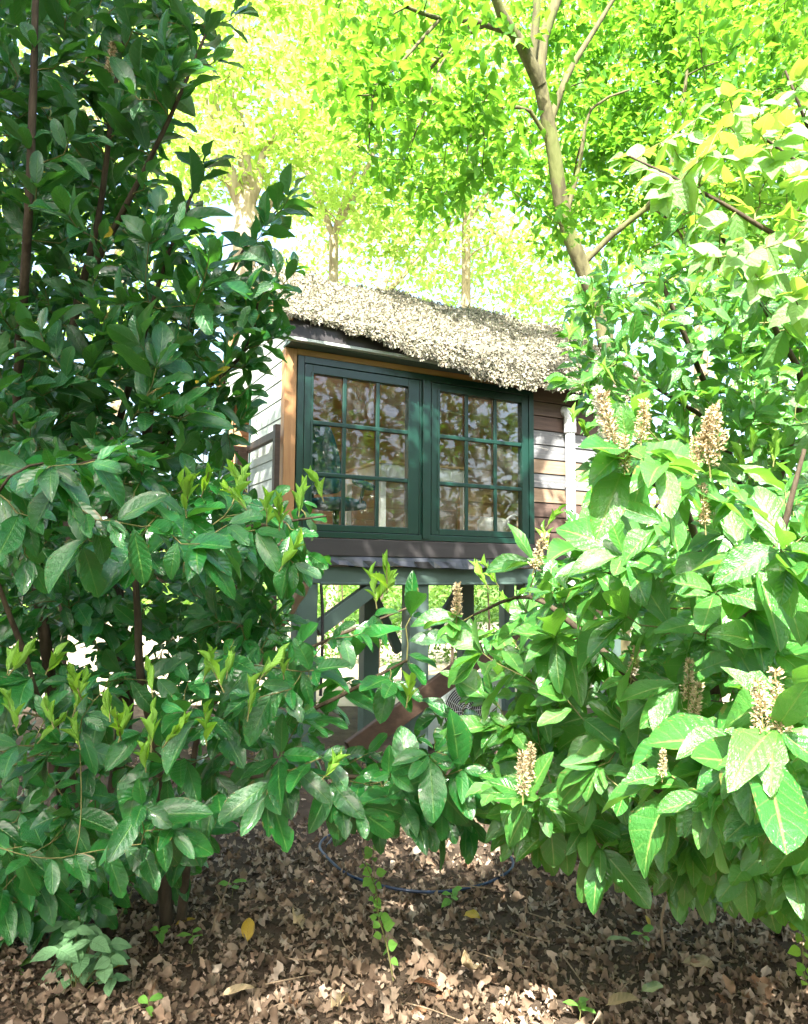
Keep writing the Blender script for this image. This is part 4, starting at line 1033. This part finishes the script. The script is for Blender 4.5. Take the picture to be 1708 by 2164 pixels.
# forked pale trunk behind the left of the roof
D1 = 11.5
b1 = np.array([P(500, 1219, D1)[0], D1, 0.0])
lim1 = [([b1, P(508, 900, D1), P(512, 620, D1), P(520, 480, D1), P(522, 440, D1)], .24, .19),
        ([P(520, 450, D1), P(490, 380, D1), P(460, 300, D1 - .3), P(445, 180, D1 - .4), P(418, 30, D1 - .4), P(410, -100, D1)], .13, .06),
        ([P(522, 450, D1), P(530, 390, D1), P(518, 340, D1), P(500, 220, D1), P(505, 60, D1), P(510, -100, D1)], .13, .05),
        ([P(522, 440, D1), P(545, 390, D1), P(555, 330, D1), P(590, 280, D1)], .10, .04),
        ([P(540, 470, D1), P(610, 380, D1), P(640, 280, D1)], .06, .03)]
tips1 = S([(300, -80), (760, -80), (780, 250), (700, 360), (640, 330), (560, 380), (420, 420), (330, 440)], 150, (9.8, 13.0), rt_)
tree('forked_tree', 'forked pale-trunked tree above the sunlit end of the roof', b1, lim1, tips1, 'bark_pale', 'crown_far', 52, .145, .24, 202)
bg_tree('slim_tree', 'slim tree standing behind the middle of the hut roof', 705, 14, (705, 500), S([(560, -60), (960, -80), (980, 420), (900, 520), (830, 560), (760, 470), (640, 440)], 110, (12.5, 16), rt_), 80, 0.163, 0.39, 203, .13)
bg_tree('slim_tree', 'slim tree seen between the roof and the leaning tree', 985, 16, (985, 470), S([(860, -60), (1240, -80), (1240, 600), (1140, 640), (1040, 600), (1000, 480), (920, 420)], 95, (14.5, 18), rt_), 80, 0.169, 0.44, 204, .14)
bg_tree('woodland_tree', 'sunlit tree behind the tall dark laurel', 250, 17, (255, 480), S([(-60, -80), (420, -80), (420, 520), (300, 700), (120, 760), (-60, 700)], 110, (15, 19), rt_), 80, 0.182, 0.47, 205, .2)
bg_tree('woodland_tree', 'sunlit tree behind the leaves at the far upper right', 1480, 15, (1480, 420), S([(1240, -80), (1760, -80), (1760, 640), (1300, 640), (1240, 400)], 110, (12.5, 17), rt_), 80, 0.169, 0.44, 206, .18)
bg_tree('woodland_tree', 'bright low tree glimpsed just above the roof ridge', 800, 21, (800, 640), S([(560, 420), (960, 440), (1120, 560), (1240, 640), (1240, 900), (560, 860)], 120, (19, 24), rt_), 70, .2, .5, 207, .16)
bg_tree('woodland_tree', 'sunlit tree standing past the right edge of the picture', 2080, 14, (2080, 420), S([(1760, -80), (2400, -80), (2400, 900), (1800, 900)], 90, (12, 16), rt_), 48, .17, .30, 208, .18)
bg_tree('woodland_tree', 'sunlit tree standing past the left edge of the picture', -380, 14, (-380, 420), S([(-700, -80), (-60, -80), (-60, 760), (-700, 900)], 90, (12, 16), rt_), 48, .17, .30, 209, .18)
# far wood and hedge: one mass
rows = []; r = random.Random(9)
for k in range(15000):
    x = r.uniform(-26, 30); y = r.uniform(27, 34); zt = 9.0 + 3 * math.sin(x * .5) + 1.5 * math.sin(x * 1.3 + 2)
    if -22 < x < -7: zt *= .25
    z = r.uniform(0, max(1, zt)); l = r.uniform(.25, .5)
    rows.append((x, y, z, r.gauss(0, 1), r.gauss(0, 1), r.gauss(-.2, .4), r.gauss(0, .6), r.gauss(0, .6), 1, l, l * .6, r.randrange(3)))
a = np.array(rows)
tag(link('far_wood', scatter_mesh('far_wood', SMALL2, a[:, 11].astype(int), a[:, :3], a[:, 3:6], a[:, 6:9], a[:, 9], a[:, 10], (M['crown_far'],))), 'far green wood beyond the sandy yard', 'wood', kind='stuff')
rows = []
for k in range(9000):
    u = r.uniform(-1.5, 9); x = u; y = 12.6 + .35 * u * .4 + r.gauss(0, .25); z = abs(r.gauss(.7, .45)); l = r.uniform(.06, .11)
    rows.append((x - 3, y - 12, min(z, 1.9), r.gauss(0, 1), r.gauss(0, 1), r.gauss(-.3, .4), r.gauss(0, .6), r.gauss(-.3, .6), 1, l, l * .55, r.randrange(3)))
a = np.array(rows)
hg = empty('hedge', (3, 12, 0)); tag(hg, 'clipped evergreen hedge seen between the hut posts', 'hedge')
link('foliage', scatter_mesh('foliage', SMALL2, a[:, 11].astype(int), a[:, :3], a[:, 3:6], a[:, 6:9], a[:, 9], a[:, 10], (M['crown_deep'],)), hg)['kind'] = 'stuff'
pp = [(np.array([[x, .6 + .14 * x, -.1], [x + .03, .6 + .14 * x, .7], [x, .62 + .14 * x, 1.4]]), np.array([.03, .02, .01])) for x in np.linspace(-4, 5, 16)]
link('stem', tubes_mesh('stem', pp, M['stem'], 5), hg)
# trees that stand beside and behind the viewer and shade the near laurel and the leaf litter
def over_tree(label, base, centre, rad, n, seed, nl=60, L=.12):
    r = random.Random(seed); tips = []
    while len(tips) < n:
        q = np.array([r.uniform(-1, 1) for _ in range(3)])
        if np.linalg.norm(q) < 1: tips.append(np.array(centre) + q * np.array(rad))
    b = np.array(base, float); c = np.array(centre, float)
    lim = [([b, b * .6 + c * .4 + [.2, .1, 0], c - [0, 0, rad[2] * .3]], .22, .12)]
    for k in range(6):
        e = c + np.array([r.uniform(-.7, .7) * rad[0], r.uniform(-.7, .7) * rad[1], r.uniform(-.2, .7) * rad[2]])
        lim.append(([c - [0, 0, rad[2] * .5], (c + e) / 2 + [0, 0, .1], e], .09, .02))
    return tree('shade_tree', label, b, lim, tips, 'bark', 'crown_over', nl, L, .30, seed, group='trees around the viewer')
over_tree('tall shade tree standing beside the viewer over the dark laurel', (-5.6, -2.4, 0), (-3.2, -.3, 7.2), (2.35, 2.9, 1.1), 260, 301, 75)
tipsS = []
rs = random.Random(66)
while len(tipsS) < 92:
    q = rs.random(); w = rs.gauss(0, .42)
    tipsS.append(np.array([-1.5 + 2.5 * q - w * .4, 2.05 + 1.15 * q + w * .8, 5.65 + rs.gauss(0, .18)]))
for k in range(84): tipsS.append(np.array([-1.6 + 2.8 * k / 83, .85 + 1.15 * k / 83 + rs.gauss(0, .42), 5.75 + rs.gauss(0, .2)]))
for k in range(40): tipsS.append(np.array([1.25 + rs.gauss(0, .6), 4.0 + rs.gauss(0, .4), 7.3 + rs.gauss(0, .35)]))
tree('shade_tree', 'shade tree with a long limb reaching over towards the hut', (-5.4, 1.2, 0), [([(-5.4, 1.2, 0), (-5.2, 1.1, 3), (-4.4, 1.0, 5.2), (-2.8, 1.3, 5.9), (-1.2, 2.1, 5.7), (.3, 2.9, 5.8), (1.2, 3.7, 6.9)], .2, .03)], tipsS, 'bark', 'crown_over', 22, .13, .14, 310, group='trees around the viewer')
over_tree('tall shade tree standing behind the viewer', (-4.0, -6.5, 0), (-2.35, -3.7, 7.9), (1.75, 1.7, 1.0), 95, 302)
over_tree('shade tree standing further behind the viewer', (3.6, -8.0, 0), (3.4, -7.4, 6.2), (3.2, 2.2, 2.8), 110, 303)

# the wood goes on around the viewer: one mass, outside the picture
rows = []; r = random.Random(19)
while len(rows) < 22000:
    th = r.uniform(0, 2 * math.pi); rr = r.uniform(8.5, 14); x = rr * math.cos(th); y = 2.0 + rr * math.sin(th)
    if y > abs(x) * 1.15 or (y > 3 and abs(x) < .62 * y + 1.5): continue
    top = 7.6 + 1.2 * math.sin(th * 5) + .6 * math.sin(th * 11); z = r.uniform(0, 1) ** .8 * top; l = r.uniform(.22, .42)
    rows.append((x, y, z, r.gauss(0, 1), r.gauss(0, 1), r.gauss(-.2, .4), r.gauss(0, .6), r.gauss(0, .6), 1, l, l * .6, r.randrange(3)))
a = np.array(rows)
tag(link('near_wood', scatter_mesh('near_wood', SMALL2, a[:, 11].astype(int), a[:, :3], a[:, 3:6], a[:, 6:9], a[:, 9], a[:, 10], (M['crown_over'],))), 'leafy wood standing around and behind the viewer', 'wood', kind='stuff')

# ================================================================== LEAF LITTER
def litter_material():
    t = NT('dead_oak_leaves'); r, g = t.rand()
    col = t.ramp(r, [(0, (.10, .07, .045)), (.25, (.19, .13, .085)), (.5, (.27, .195, .13)), (.75, (.35, .265, .185)), (.92, (.43, .35, .27)), (1.0, (.26, .14, .07))])
    n = t.noise(60, 4, t.coord()); col = t.mix(t.math('MULTIPLY', n, .4), col, (.08, .055, .04))
    b = t.principled(col, .75, .25, bump=n, bump_d=.5, bump_dist=.004)
    tr = t.n('ShaderNodeBsdfTranslucent'); t.val(tr.inputs[0], col); mx = t.n('ShaderNodeMixShader'); mx.inputs[0].default_value = .12
    t.l(b, mx.inputs[1]); t.l(tr.outputs[0], mx.inputs[2])
    return t.done(mx.outputs[0])
M['litter'] = litter_material()
_TO = (0, .14, .26, .38, .5, .62, .74, .88, 1.0)
OAK = [leaf_template(_TO, (.06, .40, .72, .60, .95, .78, 1.0, .80, .42), 2, d, f, w, tw, 0, k) for k, (d, f, w, tw) in enumerate([(.3, .5, .3, .4), (-.35, .4, .3, -.5), (.6, -.4, .25, .7), (-.3, .8, .2, .2), (.2, -.5, .35, -.3), (.8, .5, .2, .9)])]
OAK += [leaf_template((0, .3, .55, .8, 1.0), (.2, .9, .7, .95, .3), 2, d, f, .2, tw) for d, f, tw in ((.4, .4, .3), (-.3, .5, -.3), (.6, -.3, .5))]
rows = []; r = random.Random(31)
for k in range(34000):
    y = 1.9 + 4.6 * r.random() ** 1.3; x = r.uniform(-1, 1) * (.75 * y + .5)
    if y > 3.7 and r.random() < min(.8, (y - 3.7) * .7): continue
    q = r.random(); l = r.uniform(.036, .066) if q < .38 else r.uniform(.018, .036) if q < .8 else r.uniform(.010, .022)
    z = ground_z(np.float64(x), np.float64(y)) + abs(r.gauss(.004, .012)) + .002
    rows.append((x, y, z, r.gauss(0, 1), r.gauss(0, 1), r.gauss(.1, .35), r.gauss(0, .7), r.gauss(0, .7), 1, l, l * r.uniform(.4, .8), r.randrange(6) if l > .036 else 6 + r.randrange(3)))
a = np.array(rows)
_TO2 = (0, .08, .16, .23, .31, .39, .47, .56, .64, .73, .82, .91, 1.0)
OAK2 = [leaf_template(_TO2, (.05, .10, .34, .22, .62, .36, .92, .50, 1.0, .55, .78, .42, .12), 2, d, f, w, tw) for d, f, w, tw in ((.35, .4, .25, .3), (-.4, .3, .3, -.3), (.7, -.3, .2, .5), (-.25, .7, .25, .1), (.2, -.4, .35, -.2))]
rows2 = []
for k in range(1500):
    y = 1.9 + 3.0 * r.random() ** 1.2; x = r.uniform(-1, 1) * (.75 * y + .5); l = r.uniform(.048, .078)
    z = ground_z(np.float64(x), np.float64(y)) + abs(r.gauss(.012, .006)) + .004
    rows2.append((x, y, z, r.gauss(0, 1), r.gauss(0, 1), r.gauss(.05, .25), r.gauss(0, .45), r.gauss(0, .45), 1, l, l * r.uniform(.55, .75), r.randrange(5)))
a2 = np.array(rows2)
tag(link('oak_leaf_litter', scatter_mesh('oak_leaf_litter', OAK2, a2[:, 11].astype(int), a2[:, :3], a2[:, 3:6], a2[:, 6:9], a2[:, 9], a2[:, 10], (M['litter'],))), 'whole lobed dead oak leaves lying on top of the litter', 'leaf litter', kind='stuff')
tag(link('leaf_litter', scatter_mesh('leaf_litter', OAK, a[:, 11].astype(int), a[:, :3], a[:, 3:6], a[:, 6:9], a[:, 9], a[:, 10], (M['litter'],))), 'curled brown oak leaves carpeting the ground', 'leaf litter', kind='stuff')
# twigs lying about
M['dry_twig'] = bark_material('dry_twig', (.16, .11, .07), (.34, .26, .17), 50)
tw = [((1080, 1965), (1160, 1990), .004), ((1000, 2010), (1120, 2045), .003), ((945, 1875), (1050, 1880), .004), ((1190, 2020), (1260, 2130), .003), ((720, 1975), (760, 2030), .003), ((1120, 1930), (1260, 1985), .003), ((1480, 1920), (1560, 1925), .005), ((560, 2080), (660, 2060), .003), ((230, 2150), (330, 2110), .004), ((1340, 2060), (1300, 2110), .003), ((860, 2120), (980, 2160), .003), ((600, 2025), (690, 2030), .003)]
names = ['beside the pale green fallen leaf', 'in the middle of the litter', 'behind the slender sapling', 'below the bare upright twig', 'left of the sapling foot', 'right of the yellow leaf', 'under the right laurel', 'near the pale folded leaf', 'below the bramble seedling', 'near the grey-green fallen leaf', 'at the lower edge of the picture', 'left of the brown curled leaf']
for (p0, p1, rr), nm in zip(tw, names):
    g0, g1 = ground_at(*p0, .03), ground_at(*p1, .03)
    md = (g0 + g1) / 2 + np.array([rd.gauss(0, .02), rd.gauss(0, .02), .008])
    tag(MB().tube(spline([g0, md, g1], .03), np.linspace(rr, rr * .5, len(spline([g0, md, g1], .03))), 6).build('fallen_twig', M['dry_twig'], smooth=True), 'thin dry twig lying ' + nm, 'twig', 'fallen twigs')
# larger fallen leaves
def fallen(px, py, L, wd, rz, mat, label, temp, z=.035, tilt=(.1, .1)):
    tv, tf, tu = temp
    me = np_mesh('fallen_leaf', tv * np.array([wd, L, L]), tf, tu[tf.ravel()], (mat,))
    o = link('fallen_leaf', me); o.location = tuple(ground_at(px, py, z)); o.rotation_euler = (tilt[0], tilt[1], rz)
    sm = o.modifiers.new('thick', 'SOLIDIFY'); sm.thickness = .0006
    tag(o, label, 'fallen leaf', 'larger fallen leaves')
M['tan_leaf'] = leaf_material('tan_dead_leaf', (.36, .27, .15), (.46, .36, .22), (.4, .32, .2), (.3, .2, .1), .12, .6, .3, (.25, .18, .1), .4, spots=.6)
M['red_leaf'] = leaf_material('red_brown_leaf', (.13, .05, .025), (.2, .09, .04), (.2, .11, .06), (.2, .08, .03), .1, .4, .4, (.1, .05, .03), .4)
M['pale_green_leaf'] = leaf_material('pale_green_dead_leaf', (.24, .30, .13), (.32, .36, .18), (.28, .32, .2), (.3, .35, .1), .15, .5, .3, (.36, .36, .22), .4, spots=.6)
fallen(205, 2062, .105, .045, -1.1, M['yellow'], 'yellow spotted laurel leaf lying beside the bramble seedling', LAUREL[3], tilt=(.25, -.1))
fallen(523, 1992, .095, .055, .15, M['yellow'], 'yellow-edged brown leaf standing tilted left of centre', LAUREL[5], tilt=(.9, .0))
fallen(980, 1935, .08, .05, -1.2, M['yellow'], 'yellow curled leaf lying right of the slender sapling', LAUREL[4])
fallen(1350, 1888, .11, .06, -1.0, M['yellow'], 'large bright yellow leaf under the right laurel', LAUREL[2], z=.05)
fallen(1375, 1960, .05, .02, .2, M['yellow'], 'small yellow leaf leaning on the dry split stalks', LAUREL[1], z=.05, tilt=(.9, 0))
fallen(370, 1955, .09, .035, -.9, M['yellow'], 'thin yellow leaf in the shade under the left laurel', LAUREL[0])
fallen(465, 2105, .12, .035, -1.15, M['tan_leaf'], 'long pale folded leaf lying on the litter left of centre', LAUREL[5], tilt=(.2, .5))
fallen(870, 2075, .11, .045, -1.75, M['red_leaf'], 'red-brown curled leaf lying below the sapling', LAUREL[2])
fallen(1280, 1985, .105, .04, -1.75, M['pale_green_leaf'], 'pale green dead leaf lying behind the bare twig', LAUREL[0])
fallen(1355, 2095, .095, .05, -1.2, M['pale_green_leaf'], 'grey-green dead leaf lying at lower right', LAUREL[3])
fallen(1280, 2125, .12, .06, -1.5, M['tan_leaf'], 'broad tan curled leaf at the lower right', LAUREL[5], tilt=(.3, .2))
fallen(1440, 2035, .14, .05, -1.4, M['tan_leaf'], 'orange-tan laurel leaf right of the bare twig', LAUREL[4])
fallen(640, 1965, .08, .06, .6, M['tan_leaf'], 'large pale oak leaf on the shaded soil', OAK[1])
fallen(1020, 2050, .085, .06, 2.0, M['tan_leaf'], 'large tan oak leaf near the middle', OAK[3])
fallen(700, 2130, .08, .055, -.6, M['tan_leaf'], 'large tan oak leaf at the lower edge', OAK[0])

# ================================================================== SMALL PLANTS AND THINGS ON THE GROUND
def hose_pts():
    c = [(690, 1790), (720, 1755), (790, 1738), (870, 1742), (960, 1760), (1040, 1790), (1085, 1830), (1050, 1855), (980, 1870), (900, 1878), (820, 1874), (740, 1855), (695, 1820), (676, 1790), (700, 1762), (770, 1746)]
    return spline([ground_at(x, y, .03) for x, y in c], .04)
M['hose'] = plain_material('blue_black_hose', (.012, .03, .075), .3, .5, .2)
hp = hose_pts(); hp[:, 2] = ground_z(hp[:, 0], hp[:, 1]) + .03
tag(MB().tube(hp, .0068, 8).build('hose', M['hose'], smooth=True), 'dark blue hose lying in a loop on the leaf litter', 'hose')
def seedling(name, label, stems, leaves, mat, temps=OVATE, stem_mat='twig', cat='seedling', group='small plants in the leaf litter', part='leaf'):
    """stems: (points, r0, r1); leaves: (pos, axis, normal, length, width)"""
    b = np.array(stems[0][0][0]); root = empty(name, tuple(b)); tag(root, label, cat, group)
    for pts, r0, r1 in stems:
        p = spline(pts, .02); link('stem', tubes_mesh('stem', [(p - b, np.linspace(r0, r1, len(p)))], M[stem_mat], 6), root)
    cache = {}
    for pos, ax, nr_, L, wd in leaves:
        k = rd.randrange(len(temps))
        if k not in cache:
            tv, tf, tu = temps[k]; cache[k] = np_mesh(part, tv, tf, tu[tf.ravel()], (M[mat],))
        o = link(part, cache[k], root)
        sd, a, n = (q[0] for q in frames(np.array([ax], float), np.array([nr_], float))); q = np.asarray(pos) - b
        o.matrix_local = Matrix(((sd[0] * wd, a[0] * L, n[0] * L, q[0]), (sd[1] * wd, a[1] * L, n[1] * L, q[1]), (sd[2] * wd, a[2] * L, n[2] * L, q[2]), (0, 0, 0, 1)))
    return root
def along(pts, n, L, wd, r, up=.6, t0=.2, spread=1.0):
    p = spline(pts, .02); out = []
    for k in range(n):
        i = int(min(1, t0 + (1 - t0) * (k + r.uniform(-.4, .4)) / max(1, n - 1)) * (len(p) - 1)); ph = k * 2.4 + r.uniform(-.7, .7)
        l = L * r.uniform(.5, 1.15); d = np.array([math.cos(ph), math.sin(ph) * .7, r.uniform(-.5, .6)])
        out.append((p[max(0, i)] + d * .008, d, (r.gauss(0, .4), -.8 + r.gauss(0, .3), up + r.gauss(0, .3)), l, wd / L * l))
    return out
r = random.Random(4)
# slender sapling
g = ground_at(832, 2075, .0); dS = g[1]
sA = [g, P(818, 2000, dS), P(800, 1935, dS), P(795, 1880, dS), P(775, 1830, dS), P(765, 1795, dS)]
sB = [g, P(815, 1990, dS + .02), P(798, 1930, dS + .02), P(792, 1870, dS + .02), P(790, 1800, dS + .02)]
seedling('sapling', 'slender upright sapling with small bright round leaves in the middle of the litter', [(sA, .0035, .0015), (sB, .003, .0013)], along(sA, 20, .044, .038, r, t0=.2) + along(sB, 12, .040, .034, r, t0=.4), 'seedling', cat='sapling')
g = ground_at(1716, 2110, .0); dS = g[1]
sA = [g, P(1700, 2060, dS), P(1695, 1990, dS), P(1690, 1925, dS)]
seedling('sapling', 'yellow-green sapling at the lower right edge of the picture', [(sA, .003, .0013)], along(sA, 18, .042, .034, r, t0=.1), 'young', cat='sapling')
# bramble-like seedling
g = ground_at(160, 2120, .0); st, lf = [], []
for k in range(19):
    e = g + np.array([r.uniform(-.09, .13), r.uniform(-.06, .10), r.uniform(.07, .24)])
    st.append(([g, (g + e) / 2 + np.array([0, 0, .03]), e], .0022, .0014))
    for q in range(3):
        ph = q * 2.1 + k; L = r.uniform(.06, .095)
        lf.append((e, (math.cos(ph), math.sin(ph), -.1), (r.gauss(0, .3), -.35, 1), L, L * .62))
seedling('bramble_seedling', 'grey-green bramble seedling with toothed leaflets at lower left', st, lf, 'bramble', part='leaflet')
for (x, y), lab, n in (((335, 1995), 'tiny seedling in the shade below the left laurel', 4), ((405, 2015), 'tiny four-leaved seedling right of the bramble seedling', 4), ((955, 1918), 'tiny seedling beside the yellow curled leaf', 5), ((30, 2075), 'two-leaved seedling at the lower left edge', 3), ((312, 2158), 'tiny seedling at the bottom edge left of centre', 3), ((1225, 2155), 'tiny seedling at the bottom edge right of centre', 4), ((1360, 2010), 'tiny pale seedling beside the bare twig', 3), ((40, 1955), 'broad-leaved laurel seedling under the left laurel', 3), ((240, 1935), 'small shaded seedling behind the bramble', 4), ((490, 1900), 'tiny sprout on bare soil under the laurel edge', 3)):
    g = ground_at(x, y, 0.0); e = g + np.array([0, 0, r.uniform(.05, .09)]); lf = []
    for k in range(n):
        ph = k * 2.4 + r.uniform(0, 1); L = r.uniform(.045, .07)
        lf.append((e - np.array([0, 0, .008 * k]), (math.cos(ph), math.sin(ph), .15), (r.gauss(0, .2), -.3, 1), L, L * .5))
    seedling('seedling', lab, [([g, (g + e) / 2 + np.array([.004, 0, 0]), e], .002, .0013)], lf, 'seedling', LAUREL[:4])
# bare upright twigs
def bare(label, pix, rr=.006, br=()):
    g = ground_at(*pix[0], .0); d = g[1]; pts = [g] + [P(x, y, d) for x, y in pix[1:]]
    root = empty('bare_twig', tuple(g)); tag(root, label, 'twig', 'bare twigs standing in the litter')
    p = spline(pts, .03); link('stem', tubes_mesh('stem', [(p - g, np.linspace(rr, rr * .45, len(p)))], M['dry_twig'], 7), root)
    for b in br:
        p = spline([P(x, y, d + .02 * k) for k, (x, y) in enumerate(b)], .03); link('side_twig', tubes_mesh('side_twig', [(p - g, np.linspace(rr * .6, rr * .25, len(p)))], M['dry_twig'], 6), root)
bare('bare forked brown twig standing upright right of centre', [(1403, 2010), (1398, 1950), (1408, 1900), (1425, 1850), (1425, 1790)], .007, [[(1420, 1860), (1395, 1810), (1378, 1770)], [(1408, 1900), (1390, 1880)]])
bare('pale dry split stalks standing beside the bare forked twig', [(1375, 1975), (1365, 1920), (1350, 1870)], .004, [[(1375, 1960), (1372, 1920), (1365, 1890)]])
bare('thin bare twig standing under the left laurel edge', [(445, 1975), (470, 1900), (490, 1850)], .004, [[(468, 1905), (455, 1880)]])
bare('short dry stalk standing in front of the hose loop', [(1105, 1965), (1112, 1920), (1115, 1890)], .003)
bare('thin curved stalk standing at the lower right', [(1545, 2030), (1550, 1970), (1540, 1935)], .002)
